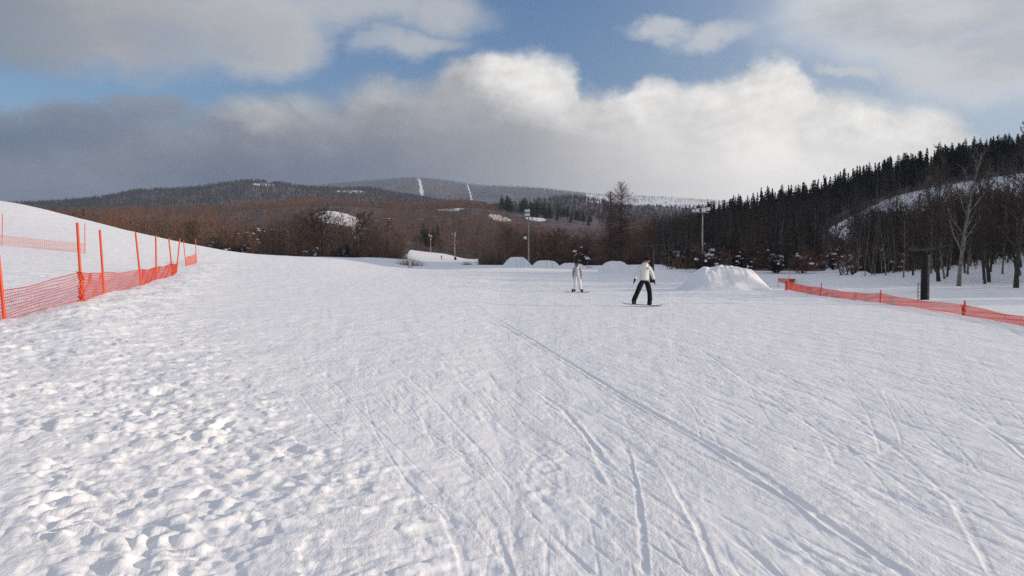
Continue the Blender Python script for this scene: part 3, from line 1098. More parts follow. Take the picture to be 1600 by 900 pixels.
for i, (u, Y, s, lab, th) in enumerate(special):
    x, y = uy(u, Y)
    o = near_tree(i % 7, x, y, i * 1.3, (s * th, s * th, s * 1.05), lab, 'crooked grey trees behind the right net')
for i, (x, y) in enumerate(near_spots):
    s = float(rs.uniform(.50, .80)) if i % 13 else float(rs.uniform(.82, 1.02))
    near_tree(i % 7, x, y, float(rs.uniform(0, 6.28)), s, 'crooked bare grey tree in the snowy wood behind the right orange net', 'crooked grey trees behind the right net')

# ---- c. darker, lower trees and snow-laden shrubs behind the kickers
MIDM = []
for k in range(6):
    S_ = bare_tree(200 + k, 7.5, .085, .10, 14, 3, 2, .017, .06, .70, .14, .38)
    MIDM.append(one_mesh(S_, 'dark_tree', M['bark_dark'], M['twig_dark'] if k % 3 else M['twig_brown']))
n_ind = len(special) + len(near_spots) + 34
spots = []
tries = 0
while len(spots) < 40 and tries < 5000:
    tries += 1
    u = rs.uniform(1010, 1400); Y = rs.uniform(88, 150)
    if Y < np.interp(u, [1010, 1060, 1330, 1400], [152, 100, 88, 80]): continue
    x, y = uy(u, Y)
    if any((x - a) ** 2 + (y - b) ** 2 < 2.0 ** 2 for a, b in spots): continue
    spots.append((x, y))
for i, (x, y) in enumerate(spots):
    o = obj('bare_tree', MIDM[i % 6], None, (x, y, gz(x, y)))
    o.rotation_euler = (0, 0, float(rs.uniform(0, 6.28)))
    uq = 800 + F * x / y
    zt = zv(float(np.interp(uq, [1010, 1060, 1200, 1320, 1400], [352, 350, 345, 340, 330])) + float(rs.uniform(-8, 26)), y)
    s = min(max((zt - gz(x, y)) / 8.6, .35), 1.1); o.scale = (s, s, s)
    tag(o, 'dark bare tree in the thicket behind the snow kickers', 'bare tree', 'dark trees behind the kickers')

SHR = [shrub(300 + k, 2.6 + .3 * (k % 3), 2.8, 7 + 2 * (k % 3), .013) for k in range(6)]
sp = [(1132, 92, 1.65, 'tall dark shrub with thick snow pillows right behind the largest kicker'),
      (1108, 93, 1.15, 'snow-draped shrub left of the tallest snowy shrub, behind the largest kicker'),
      (1150, 91, .85, 'small snow-draped shrub peeping over the right end of the largest kicker'),
      (1252, 86, 1.25, 'broad shrub with white snow pillows above the far end of the right net'),
      (1212, 88, 1.0, 'narrow shrub with two white snow pillows left of the far end of the right net'),
      (1322, 84, .80, 'low shrub half buried under a long snow pillow beside the right wood')]
shp = {}
def put_shrub(k, x, y, s, lab, grp, rz):
    loc = (x, y, gz(x, y))
    if k not in shp:
        t = thing('snowy_shrub', lab, 'shrub', loc, grp, rz); t.scale = (s, s, s)
        obj('branches', SHR[k][0], t)
        for c_ in SHR[k][1]: obj('snow_clump', c_, t)
        shp[k] = t
        return t
    return dup(shp[k], loc, rz, s, lab, grp)
for i, (u, Y, s, lab) in enumerate(sp):
    x, y = uy(u, Y)
    put_shrub(i % 6, x, y, s, lab, 'snow-laden shrubs along the wood edge', i * 1.1)
for i in range(40):
    u = rs.uniform(1045, 1420); Y = rs.uniform(84, 128) if u < 1340 else rs.uniform(70, 85)
    x, y = uy(u, Y)
    put_shrub(i % 6, x, y, float(rs.uniform(.55, 1.25)), 'dark shrub with small snow clumps in the thicket behind the kickers', 'snow-laden shrubs along the wood edge', float(rs.uniform(0, 6.28)))
for i in range(13):
    u = rs.choice([rs.uniform(325, 415), rs.uniform(455, 545), rs.uniform(770, 1000)]); Y = rs.uniform(160, 172)
    x, y = uy(u, Y)
    put_shrub(i % 6, x, y, float(rs.uniform(.7, 1.2)), 'snow-dusted shrub at the foot of the brown wood beyond the crest', 'shrubs along the crest', float(rs.uniform(0, 6.28)))

# ---- d. two larches
for (u, Y, h, sd_, lab) in ((970, 158, 16.6, 1, 'tall larch with a fine rounded top, highest tree of the brown wood'),
                            (953, 162, 15.2, 2, 'slightly lower larch joined to the left of the highest larch')):
    S_ = larch_segs(sd_, h, .22)
    x, y = uy(u, Y)
    tr = mesh_np('larch_trunk', S_.block('trunk', 7), [M['bark_dark']], True)
    cr = mesh_np('larch_branches', S_.block('limb', 3) + S_.block('twig', 0, 1), [M['bark_dark'], M['twig_brown']])
    add_tree('larch', [('trunk', tr), ('branches', cr)], lab, 'larch', (x, y, gz(x, y)), 'two larches')
for (u, Y, h, sd_, lab) in ((1598, 110, 15.0, 5, 'bare crooked tree poking above the conifers at the right edge'),):
    S_ = bare_tree(77, h, .16, .35, 15, 3, 2, .016, .03, .6, .08, .3)
    x, y = uy(u, Y)
    trm = tree_meshes(S_, 'tall_bare_tree', M['bark_grey'], M['twig_dark'])
    add_tree('bare_tree', [('trunk', trm[0]), ('branches', trm[1])], lab, 'bare tree', (x, y, gz(x, y)))

# ---- e. conifers
CONF = []
for k in range(6):
    S_ = conifer_segs(400 + k, 14.0, .17, .20 + .05 * (k % 3), .205 + .025 * (k % 3), .42, 1.4)
    CONF.append((mesh_np('conifer_trunk', S_.block('trunk', 6) + S_.block('limb', 3), [M['bark_dark']], True),
                 mesh_np('conifer_crown', S_.block('twig', 0), [M['needle']])))
cpro = {}
def put_conifer(k, x, y, s, lab, grp, rz):
    loc = (x, y, gz(x, y))
    if k not in cpro:
        t = thing('conifer', lab, 'conifer', loc, grp, rz); t.scale = (s, s, s)
        obj('trunk', CONF[k][0], t); obj('crown', CONF[k][1], t)
        cpro[k] = t
        return t
    return dup(cpro[k], loc, rz, s, lab, grp)
spots = []
tries = 0
while len(spots) < 205 and tries < 20000:
    tries += 1
    u = rs.uniform(1085, 1690); Y = 232 + 95 * rs.random() ** 1.6
    if Y < np.interp(u, [1085, 1180, 1300, 1360, 1420], [290, 262, 246, 238, 234]): continue
    x, y = uy(u, Y)
    if any((x - a) ** 2 + (y - b) ** 2 < 1.9 ** 2 for a, b in spots): continue
    spots.append((x, y))
for i, (x, y) in enumerate(spots):
    put_conifer(i % 6, x, y, float(rs.uniform(.58, .90)), 'dark conifer on the wooded ridge above the shaded snow bank at the right', 'conifers on the right ridge', float(rs.uniform(0, 6.28)))
spots = []
tries = 0
while len(spots) < 44 and tries < 3000:
    tries += 1
    u = rs.uniform(783, 925)
    if 809 < u < 815: continue
    Y = rs.uniform(660, 800)
    v = np.interp(u, [783, 808, 830, 925], [0, 0, 0, 0])
    x, y = uy(u, Y)
    if any((x - a) ** 2 + (y - b) ** 2 < 3.6 ** 2 for a, b in spots): continue
    spots.append((x, y))
for i, (x, y) in enumerate(spots):
    u = 800 + F * x / y
    s = float(np.interp(u, [783, 812, 850, 880, 925], [1.20, 1.15, 1.10, .95, .75]) * rs.uniform(.85, 1.1))
    put_conifer(i % 6, x, y, s, ('dark conifer in the small tight stand left of the double floodlight' if u < 812 else 'dark conifer in the sloping row behind the double floodlight'),
                'conifers in the middle of the brown wood', float(rs.uniform(0, 6.28)))
for i in range(16):
    u = rs.uniform(74, 158); Y = rs.uniform(300, 390)
    x, y = uy(u, Y)
    put_conifer(i % 6, x, y, float(rs.uniform(.62, .85)), 'dark conifer behind the crest of the snow slope at the left', 'conifers behind the left slope', float(rs.uniform(0, 6.28)))
for i in range(4):
    x, y = uy((668, 677, 662, 684)[i], 442 + 4 * i)
    put_conifer(i, x, y, .95 + .07 * i, 'dark snow-dusted conifer behind the small floodlight by the ski run', 'conifers by the far ski run', i * 1.0)

SNC = [blob((0, 0, 0), (.62, .5, .30), 900 + k) for k in range(4)]
snc = [mesh_np('snow_clump', [(*b, 0)], [M['snow_clump']], True) for b in SNC]
rq = np.random.default_rng(19)
for i, (u, Y) in enumerate(((386, 300), (399, 305), (412, 318), (428, 330), (405, 340), (372, 352), (346, 310), (448, 350), (608, 470), (846, 235), (874, 228))):
    x, y = uy(u, Y)
    cz = EYE + (HOR - (np.interp(u, [346, 386, 428, 448, 608, 846, 874], [350, 325, 318, 330, 322, 372, 368]))) / F * Y
    s = float(min(max((cz - gz(x, y)) / 14, .3), .95))
    t = put_conifer(i % 6, x, y, s, 'snow-dusted dark conifer standing among the brown bare trees', 'snowy conifers in the brown wood', i * .9)
    for q in range(8):
        a = rq.uniform(0, 6.28); zz = rq.uniform(5, 12.5); R_ = 14 * .15 * (1 - (zz - 3.4) / 10.8) + .2
        c_ = obj('snow_clump', snc[q % 4], t, (math.cos(a) * R_, math.sin(a) * R_, zz))
        k_ = float(rq.uniform(.6, 1.5)); c_.scale = (k_, k_, k_)

# ---- f. the brown wood: the nearest trees one by one, the rest as one mass
BRN = []
for k in range(9):
    S_ = bare_tree(500 + k, 10.0, .11, .16, 16, 3, 2, .024, .04, .86, .12, .27, True)
    BRN.append((S_, one_mesh(S_, 'brown_tree', M['bark_grey'] if k % 4 == 0 else M['bark_dark'], [M['twig_brown'], M['twig_rust'], M['twig_tan']][(0, 1, 0, 2, 1, 0, 1, 0, 2)[k]], 4)))


def scatter(n, u0, u1, Y0, Y1, seed, pw=.55):
    r_ = np.random.default_rng(seed)
    u = r_.uniform(u0, u1, n)
    t = r_.random(n)
    a, b = Y0 ** (1 - pw), Y1 ** (1 - pw)
    Y = (a + (b - a) * t) ** (1 / (1 - pw))
    X = (u - 800) / F * Y
    keep = r_.random(n) < wood_mask(X, Y)
    return X[keep], Y[keep], r_


Xn, Yn, _ = scatter(1, 0, 1, 100, 101, 1)
rn = np.random.default_rng(77)
un = rn.uniform(1330, 1740, 680); Yn = rn.uniform(62, 158, 680)
Xn = (un - 800) / F * Yn
X1, Y1, r_ = scatter(5600, -120, 1110, 158, 900, 21, .35)
Xb, Yb, _ = scatter(1300, 600, 860, 430, 900, 27, .2)
X1 = np.concatenate([X1, Xb]); Y1 = np.concatenate([Y1, Yb])
X2, Y2, _ = scatter(1500, 1040, 1720, 108, 340, 22)
rb = np.random.default_rng(55)
ubk = rb.uniform(1320, 1740, 120); Ybk = rb.uniform(165, 240, 120)
X2 = np.concatenate([X2, (ubk - 800) / F * Ybk]); Y2 = np.concatenate([Y2, Ybk])
u2 = 800 + F * X2 / Y2
k2 = ~((u2 > 1290) & (Y2 < 160))
XX = np.concatenate([X1, X2[k2], Xn]); YY = np.concatenate([Y1, Y2[k2], Yn])
o_ = np.argsort(YY); XX, YY = XX[o_], YY[o_]
ZZ = ground(XX, YY)
uu = 800 + F * XX / YY
CAN_U = [-100, 0, 60, 130, 200, 300, 400, 450, 500, 600, 650, 700, 730, 755, 780, 800, 830, 850, 900, 940, 980, 1020, 1050, 1100, 1150, 1200, 1250, 1300, 1350, 1400, 1500, 1720]
CAN_V = [332, 324, 322, 323, 319, 318, 311, 304, 303, 307, 316, 307, 304, 315, 322, 332, 343, 349, 353, 353, 346, 332, 323, 320, 310, 303, 297, 284, 270, 256, 235, 215]
room = EYE + (HOR - np.interp(uu, CAN_U, CAN_V) - r_.uniform(-4, 20, len(uu)) * np.where(YY < 500, 1, .5) ) / F * YY - ZZ
HS = np.minimum(room / 12.2, r_.uniform(.72, 1.12, len(uu)))
HS = np.where((uu > 1325) & (YY < 160), r_.uniform(.42, .66, len(uu)), HS)
gap = (uu > 560) & (uu < 800) & (YY < 440)
HS = np.where(gap, HS * (.30 + .70 * np.clip(np.minimum(np.abs(uu - 640), np.abs(uu - 748)) / 46, 0, 1)), HS)
ok_ = HS > .22
XX, YY, ZZ, uu, HS = XX[ok_], YY[ok_], ZZ[ok_], uu[ok_], HS[ok_]
NI = 20
inframe = (uu > 120) & (uu < 1600)
idx = np.where(inframe & (uu < 1010))[0][:NI]
mask = np.zeros(len(XX), bool); mask[idx] = True
for j, i in enumerate(idx):
    k = int(r_.integers(0, 9))
    o = obj('bare_tree', BRN[k][1], None, (XX[i], YY[i], ZZ[i]))
    o.rotation_euler = (0, 0, float(r_.uniform(0, 6.28)))
    s = float(HS[i]); o.scale = (s * 1.05, s * 1.05, s)
    tag(o, 'brown bare tree in the front row of the wood just beyond the snow crest', 'bare tree', 'front trees of the brown wood')


def light_block(S_, nt, keep, rng):
    a = S_.t
    out = []
    v, f = tubes(a['trunk'][0], a['trunk'][1], a['trunk'][2], a['trunk'][3], 3)
    out.append((v, f, 0))
    v, f = tubes(a['limb'][0], a['limb'][1], a['limb'][2], a['limb'][3], 3)
    s = rng.random(len(f) // 3) < .55
    ff = f.reshape(-1, 3, 4)[s].reshape(-1, 4)
    out.append((v, ff, 1))
    v, f = spikes(a['twig'][0], a['twig'][1], np.array(a['twig'][2]))
    s = rng.random(len(f) // 3) < keep
    ff = f.reshape(-1, 3, 3)[s].reshape(-1, 3)
    out.append((v, ff, 1))
    return out


def mass(name, X, Y, Z, protos_, mats, label, cat, seed, smin=.7, smax=1.15, sizes=None):
    r3 = np.random.default_rng(seed)
    blocks = []
    K = len(protos_)
    kind = r3.integers(0, K, len(X))
    for k in range(K):
        s_ = np.where(kind == k)[0]
        if len(s_) == 0: continue
        th = r3.uniform(0, 6.28, len(s_)); sc = r3.uniform(smin, smax, len(s_)) if sizes is None else sizes[s_]
        for v, f, mi in protos_[k]:
            used, inv = np.unique(f, return_inverse=True)
            vv = np.asarray(v)[used]; ff = inv.reshape(f.shape)
            c_, s2 = np.cos(th)[:, None], np.sin(th)[:, None]
            x = (vv[None, :, 0] * c_ - vv[None, :, 1] * s2) * sc[:, None] + X[s_][:, None]
            y = (vv[None, :, 0] * s2 + vv[None, :, 1] * c_) * sc[:, None] + Y[s_][:, None]
            z = vv[None, :, 2] * sc[:, None] + Z[s_][:, None]
            VV = np.stack([x, y, z], -1).reshape(-1, 3)
            FF = (ff[None] + (np.arange(len(s_)) * len(vv))[:, None, None]).reshape(-1, ff.shape[1])
            blocks.append((VV, FF, mi))
    o = obj(name, mesh_np(name, blocks, mats))
    return tag(o, label, cat, None, 'stuff')


rr_ = np.random.default_rng(8)
lite = []
for k in range(9):
    S_ = bare_tree(600 + k, 10.0, .10, .14, 17, 3, 1, .046, .05, .90, .12, .30, True)
    b = light_block(S_, 3, .9, rr_)
    lite.append([(v, f, (4 if k == 7 else 0) if mi == 0 else 1 + (0, 1, 0, 2, 1, 0, 1, 3, 2)[k]) for v, f, mi in b])
rest = ~mask
dk = uu > 1015 + 40 * gnoise(YY / 30, uu / 60, 3)
rd = rest & dk
rest = rest & ~dk
lite_d = []
for k in range(6):
    S_ = bare_tree(650 + k, 10.4, .085, .12, 17, 3, 1, .030, .06, .75, .13, .30, True)
    lite_d.append([(v, f, 0 if mi == 0 else 1 + k % 2) for v, f, mi in light_block(S_, 3, .95, rr_)])
mass('dark_wood', XX[rd], YY[rd], ZZ[rd], lite_d, [M['bark_grey'], M['twig_dark'], M['twig_umber']],
     'mass of dark bare trees below the conifer ridge on the right', 'wood', 34, sizes=HS[rd])
mass('brown_wood', XX[rest], YY[rest], ZZ[rest], lite, [M['bark_dark'], M['twig_brown'], M['twig_rust'], M['twig_tan'], M['twig_pale'], M['twig_pale']],
     'mass of brown bare trees covering the valley side beyond the slope', 'wood', 31, sizes=HS[rest])

# low brush filling the wood floor
def brush_proto(seed):
    rng = random.Random(seed); S_ = Segs()
    for k in range(26):
        a = rng.uniform(0, 6.28); q = rng.uniform(0, 1.6)
        b = Vector((math.cos(a) * q, math.sin(a) * q, -.2))
        d = Vector((rng.gauss(0, .35), rng.gauss(0, .35), 1)).normalized()
        S_.add('twig', b, b + d * rng.uniform(1.2, 4.2), .05, 0)
    v, f = spikes(S_.t['twig'][0], S_.t['twig'][1], np.array(S_.t['twig'][2]))
    return [(v, f, seed % 2)]
X3, Y3, _ = scatter(5200, -60, 1420, 96, 620, 23, .75)
u3 = 800 + F * X3 / Y3
k3 = ~((u3 > 1300) & (Y3 > 128))
X3, Y3 = X3[k3], Y3[k3]
ub = rn.uniform(1335, 1750, 300); Yb2 = rn.uniform(68, 140, 300)
X3 = np.concatenate([X3, (ub - 800) / F * Yb2]); Y3 = np.concatenate([Y3, Yb2])
mass('undergrowth', X3, Y3, ground(X3, Y3), [brush_proto(k) for k in range(6)], [M['twig_brown'], M['twig_dark']],
     'tangled brown brush between the trees of the wood', 'undergrowth', 32, .5, 1.1)

# ---- g. far wooded hills
def far_proto(seed, conifer):
    rng = random.Random(seed); S_ = Segs()
    h = 12
    if conifer:
        for k in range(7):
            z = h * (.15 + .12 * k); R = 2.6 * (1 - k / 7.5)
            for q in range(4):
                a = rng.uniform(0, 6.28)
                S_.add('twig', (0, 0, z + 1.2), (math.cos(a) * R, math.sin(a) * R, z - .3), .9 * (1 - k / 9), 0)
        S_.add('twig', (0, 0, 0), (0, 0, h * 1.05), .5, 0)
    else:
        S_.add('twig', (0, 0, -.5), (0, 0, h * .95), .25, 0)
        for q in range(13):
            a = rng.uniform(0, 6.28); e = rng.uniform(.12, .7); z = h * rng.uniform(.2, .6); L = h * rng.uniform(.3, .5)
            S_.add('twig', (0, 0, z), (math.cos(a) * math.sin(e) * L, math.sin(a) * math.sin(e) * L, z + math.cos(e) * L), .30, 0)
    v, f = spikes(S_.t['twig'][0], S_.t['twig'][1], np.array(S_.t['twig'][2]))
    return [(v, f, 0)]
parts_ = []
for (n, u0, u1, a, b, sd_) in ((3800, -250, 1110, 900, 1420, 41), (5200, -250, 760, 1450, 2100, 42), (6500, 300, 1150, 3150, 4700, 43)):
    x, y, _ = scatter(int(n * 1.5), u0, u1, a, b, sd_, .2)
    parts_.append((x, y))
fx = np.concatenate([p[0] for p in parts_]); fy_ = np.concatenate([p[1] for p in parts_])
mass('far_wood', fx, fy_, ground(fx, fy_), [far_proto(k, False) for k in range(6)], [M['far_twig']],
     'grey brown bare woods clothing the far hills', 'wood', 44, .7, 1.2)
cx_, cy_, _ = scatter(1500, -200, 640, 1600, 2080, 45, .2)
cu_ = 800 + F * cx_ / cy_
q = (gnoise(cu_ / 40, cy_ / 160, 46) > .12) | ((cu_ > 395) & (cu_ < 440) & (cy_ > 1900)) | ((cu_ > 470) & (cu_ < 560) & (cy_ > 1880)) | (cu_ < 150)
cx_, cy_ = cx_[q], cy_[q]
mass('far_conifer_wood', cx_, cy_, ground(cx_, cy_), [far_proto(60 + k, True) for k in range(5)], [M['needle_far']],
     'dark conifer patches on the far left hill', 'wood', 47, .7, 1.2)

rc = np.random.default_rng(91)
uc = rc.uniform(1085, 1800, 520); yc = rc.uniform(262, 420, 520)
xc = (uc - 800) / F * yc
# the same wood beyond the right edge of the picture, down to the piste: it shades the snow behind the net
ox = rc.uniform(40, 112, 1500); oy = rc.uniform(12, 72, 1500)
ko = (ox > np.interp(oy, [12, 20, 28, 37, 45, 72], [64, 61, 58, 50, 45, 47])) & (ox > .72 * oy + 5)
ox, oy = ox[ko][:270], oy[ko][:270]
oprot = []
for k in range(3):
    S_ = conifer_segs(470 + k, 12.5, .16, .12, .18, .55, 1.2)
    oprot.append(S_.block('trunk', 5) + S_.block('twig', 0, 1))
mass('conifer_wood', ox, oy, ground(ox, oy), oprot, [M['bark_dark'], M['needle']],
     'dark conifer wood beyond the right edge of the picture', 'wood', 49, .8, 1.15)
mass('ridge_conifer_wood', xc, yc, ground(xc, yc), [far_proto(80 + k, True) for k in range(5)], [M['needle']],
     'dark conifer wood filling the ridge behind its front trees', 'wood', 48, .65, 1.0)

# dry tuft on the crest by the ski run
def tuft(seed, n, w, h):
    rng = random.Random(seed); S_ = Segs()
    for k in range(n):
        q = rng.gauss(0, w * .35); y = rng.gauss(0, w * .2)
        d = Vector((q / w * .9 + rng.gauss(0, .25), rng.gauss(0, .3), 1)).normalized()
        S_.add('twig', (q, y, -.2), Vector((q, y, -.2)) + d * h * rng.uniform(.35, 1.15) * math.exp(-(q / w) ** 2), .013, 0)
    v, f = spikes(S_.t['twig'][0], S_.t['twig'][1], np.array(S_.t['twig'][2]))
    return mesh_np('tuft', [(v, f, 0)], [M['dry_grass']])
x, y = uy(640, 152)
tag(obj('dry_grass_tuft', tuft(1, 520, 3.4, 2.5), None, (x, y, gz(x, y))), 'big tuft of dry tan grass on the snow crest beside the far ski run', 'grass tuft')
x, y = uy(730, 165)
tag(obj('dry_grass_tuft', tuft(2, 260, 1.6, 1.4), None, (x, y, gz(x, y))), 'small tuft of dry stems at the right end of the far ski run', 'grass tuft')

# ------------------------------------------------------------------ snow kickers
def kicker(u, v_base, Y, w, hgt, dp, label, plateau=.42, seed=1, rough=.03, skew=0.0):
    n1, n2 = 90, 46
    a = np.linspace(-1, 1, n1); b = np.linspace(-1, 1, n2)
    Aa, Bb = np.meshgrid(a, b, indexing='ij')
    x0, y0 = uy(u, Y)
    wx = x0 + Aa * w / 2; wy = y0 + Bb * dp / 2
    edge = gnoise(Aa * 2.2 + seed, Bb * 2.2, seed) * .10
    pa_ = 1 - sstep(np.abs(Aa + skew * .2) + edge, plateau, .98)
    pb = 1 - sstep(np.abs(Bb) + edge, .10, .98)
    top = hgt * (1 - .22 * (Aa + skew) ** 2)
    z = top * np.minimum(pa_ ** .85, 1) * pb ** .8
    k = np.clip(z / hgt, 0, 1)
    z = z + k * (gnoise(wx / .7, wy / .5, seed + 3) * rough * 2.2 + gnoise(wx / .22, wy / .2, seed + 4) * rough +
                 np.abs(gnoise(wx / .35 + Bb, wy / 1.6, seed + 5)) * rough * 1.6)
    base = ground(wx, wy) - .06
    V = np.stack([wx - x0, wy - y0, z + base - gz(x0, y0)], -1).reshape(-1, 3)
    i = np.arange(n1 - 1)[:, None] * n2 + np.arange(n2 - 1)[None]
    Fq = np.stack([i, i + n2, i + n2 + 1, i + 1], -1).reshape(-1, 4)
    # skirt and bottom
    per = list(range(n2)) + [k_ * n2 + n2 - 1 for k_ in range(1, n1)] + [(n1 - 1) * n2 + k_ for k_ in range(n2 - 2, -1, -1)] + [k_ * n2 for k_ in range(n1 - 2, 0, -1)]
    m_ = len(V)
    V2 = V[per].copy(); V2[:, 2] -= .35
    Vv = np.concatenate([V, V2])
    q = len(per)
    sk = np.array([(per[t], per[(t + 1) % q], m_ + (t + 1) % q, m_ + t) for t in range(q)])
    me = mesh_np('snow_kicker', [(Vv, np.concatenate([Fq, sk]), 0)], [M['snow_lump']], True)
    return tag(obj('snow_kicker', me, None, (x0, y0, gz(x0, y0))), label, 'snow mound', 'snow kickers')


kicker(1130, 450, 49, 6.0, 1.38, 4.4, 'largest rough snow mound with a flat top beside the net', .42, 3, .11)
kicker(962, 428, 76, 4.2, 1.25, 3.6, 'smooth pointed snow mound left of the snowboarder in black trousers', .26, 5, .035, .1)
kicker(808, 415, 112, 5.0, 1.45, 4.0, 'flat-topped snow mound with stakes in front of the double floodlight', .32, 7, .05)
kicker(853, 417, 106, 5.2, 1.02, 4.0, 'lower snow mound directly right of the staked one', .30, 9, .05)
kicker(893, 419, 100, 4.6, .72, 3.6, 'low snow mound behind the head of the rider in white', .35, 11, .025)
kicker(1251, 446, 52, 1.6, .55, 1.4, 'small snow heap behind the far end of the right net', .3, 13, .015)
kicker(1347, 440, 66, 1.8, .40, 1.4, 'low rounded snow heap at the foot of the right wood', .3, 15, .01)

# stakes in the far mound
for k, u in enumerate((795, 806.5, 814, 817.5, 826)):
    x, y = uy(u, 111.0)
    z0 = at(u, 415.5, 111).z; z1 = at(u, 399.5 + abs(u - 808) * .32, 111).z
    b = z1 - z0
    v, f = lathe([(0, -.4), (.016, -.4), (.016, b), (.013, b + .02), (0, b + .03)], 8)
    y2 = 110.0
    tag(obj('marker_stake', mesh_np('stake', [(v, f, 0)], [M['pole_dark']], True), None, (uy(u, 109.9)[0], 109.9, z0)),
        'thin dark stake standing against the flat-topped snow mound', 'stake', 'stakes at the far mound')
for k, u in enumerate((854, 863)):
    z0 = at(u, 418, 103.9).z
    v, f = lathe([(0, -.4), (.02, -.4), (.02, 1.0), (.016, 1.02), (0, 1.03)], 8)
    tag(obj('marker_stake', mesh_np('stake', [(v, f, 0)], [M['pole_dark']], True), None, (uy(u, 103.9)[0], 103.9, z0)),
        'thin dark stake standing against the lower snow mound', 'stake', 'stakes at the lower mound')

# ------------------------------------------------------------------ net fences
def net_mesh(top, bot, nh, step, rh, rv, mat_, seed=0, sag=.016):
    """strands between two polylines (lists of Vector), horizontal and vertical"""
    rng = random.Random(seed)
    top = [Vector(t) for t in top]; bot = [Vector(b) for b in bot]
    T, B = [], []
    for i in range(len(top) - 1):
        L = (bot[i + 1] - bot[i]).length
        n = max(4, int(L / step))
        for k in range(n + (i == len(top) - 2)):
            t = k / n
            s = math.sin(math.pi * t)
            a = top[i].lerp(top[i + 1], t); b = bot[i].lerp(bot[i + 1], t)
            a.z -= s * sag * L * (.6 + .2 * math.sin(3 * i)); b.z += s * sag * L * .15
            w = s * .05 * math.sin(9 * t + i)
            a.y += w; b.y -= w * .5
            T.append(a); B.append(b)
    n = len(T)
    rows = []
    for r in range(nh):
        f = r / (nh - 1)
        row = []
        for k in range(n):
            p = T[k].lerp(B[k], f)
            p.y += .015 * math.sin(k * .23 + r * .7 + seed); p.z += .010 * math.sin(k * .15 + r * 1.3 + seed)
            row.append(p)
        rows.append(row)
    P0, P1, R = [], [], []
    for r, row in enumerate(rows):
        rr = rh * (1.5 if r in (0, nh - 1) else 1)
        for k in range(n - 1):
            P0.append(row[k][:]); P1.append(row[k + 1][:]); R.append(rr)
    v, f = tubes(P0, P1, R, R, 3)
    P0, P1, R = [], [], []
    for k in range(n):
        for r in range(nh - 1):
            P0.append(rows[r][k][:]); P1.append(rows[r + 1][k][:]); R.append(rv)
    v2, f2 = tubes(P0, P1, R, R, 3)
    return mesh_np('net', [(v, f, 0), (v2, f2, 0)], [mat_])


def post_mesh(b, t, r, mat_):
    b = Vector(b); t = Vector(t)
    d = (t - b).normalized()
    P = [b - d * .35, t - d * .03, t]
    v, f = tubes([P[0][:], P[1][:]], [P[1][:], P[2][:]], [r, r], [r * .96, r * .7], 10)
    cap = np.array([[10 + 20 + k for k in range(10)]])
    v3, f3 = lathe([(r * .7, 0), (0, .004)], 10, P[2][:])
    return mesh_np('post', [(v, f, 0), (v3, f3, 0)], [mat_], True)


def sit(u, v, Y):
    """ground point under a photo column at depth Y (used for the feet of posts)"""
    x, y = uy(u, Y)
    return Vector((x, y, gz(x, y)))


def fence(name, label, group, posts, nets, netmat, postmat, pr, nh, step, rh, rv, bundles=(), loops=()):
    """posts: (u_base, v_base, u_top, v_top, Y, net_top_v, lean)"""
    P = []
    for (ub, vb, ut, vt, Y, vn) in posts:
        b = at(ub, vb, Y); g_ = gz(b.x, b.y)
        t = at(ut, vt, Y)
        nt_ = at(ub + (ut - ub) * (vn - vb) / (vt - vb), vn, Y)
        P.append((b, t, nt_))
    o = thing(name, label, 'net fence', P[0][0], group)
    base = P[0][0]
    for (b, t, n_) in P:
        obj('post', post_mesh(b - base, t - base, pr, postmat), o)
    for k, (i0, i1, seed) in enumerate(nets):
        top = [P[i][2] - base for i in range(i0, i1 + 1)]
        bot = [P[i][0] - base + Vector((0, 0, .02)) for i in range(i0, i1 + 1)]
        obj('net', net_mesh(top, bot, nh, step, rh, rv, netmat, seed), o)
    for (i, zz, L, s) in bundles:       # net wrapped and tied round a post
        b, t, n_ = P[i]
        rng = random.Random(i + 50)
        P0, P1, R = [], [], []
        for q in range(L):
            h = rng.uniform(0, 1)
            c = (b - base).lerp(n_ - base, h)
            a = rng.uniform(0, 6.28)
            p = c + Vector((math.cos(a), math.sin(a), 0)) * rng.uniform(.02, s)
            e = p + Vector((rng.gauss(0, .028), rng.gauss(0, .028), rng.gauss(0, .05)))
            P0.append(p[:]); P1.append(e[:]); R.append(rng.uniform(.006, .012))
        v, f = tubes(P0, P1, R, R, 4)
        obj('tied_netting', mesh_np('bundle', [(v, f, 0)], [postmat]), o)
    return o


left_posts = [(8.4, 513, -3, 395, 13.6, 455), (128, 472, 120.7, 347.8, 16.9, 424.5), (163.3, 463.4, 156, 359, 20.1, 425.5),
              (221, 447.5, 211.7, 363, 24.8, 421), (244.5, 439, 243.3, 367.8, 29.5, 416.6), (270, 432.5, 263.8, 372, 34, 411.5), (275.5, 428, 281, 373, 38, 412)]
pre = [(-330, 640, -350, 440, 8.2, 560)]
fence('net_fence', 'orange net fence on leaning orange posts along the foot of the left bank', 'orange net fences',
      pre + left_posts, [(0, 1, 1), (1, 2, 2), (2, 7, 3)], M['orange_net'], M['orange_post'], .030, 12, .058, .0058, .0034,
      bundles=((2, 0, 120, .05), (6, 0, 70, .06)))
fence('net_fence', 'short far panel of orange net between two posts at the end of the left fence', 'orange net fences',
      [(291, 419.5, 286.7, 376, 48.7, 402), (307, 412, 305.5, 372.8, 53.7, 395.5)], [(0, 1, 5)], M['pink_net'], M['orange_post'], .026, 10, .08, .006, .005)
fence('net_fence', 'upper orange net with thin posts across the white bank behind the left fence', 'orange net fences',
      [(-120, 372, -119, 325, 43.0, 357), (3.3, 382, 3.8, 334, 43.6, 368), (132.7, 395.5, 132.7, 349, 45.5, 380.5)], [(0, 2, 6)],
      M['pink_net'], M['orange_post'], .022, 9, .10, .006, .010)
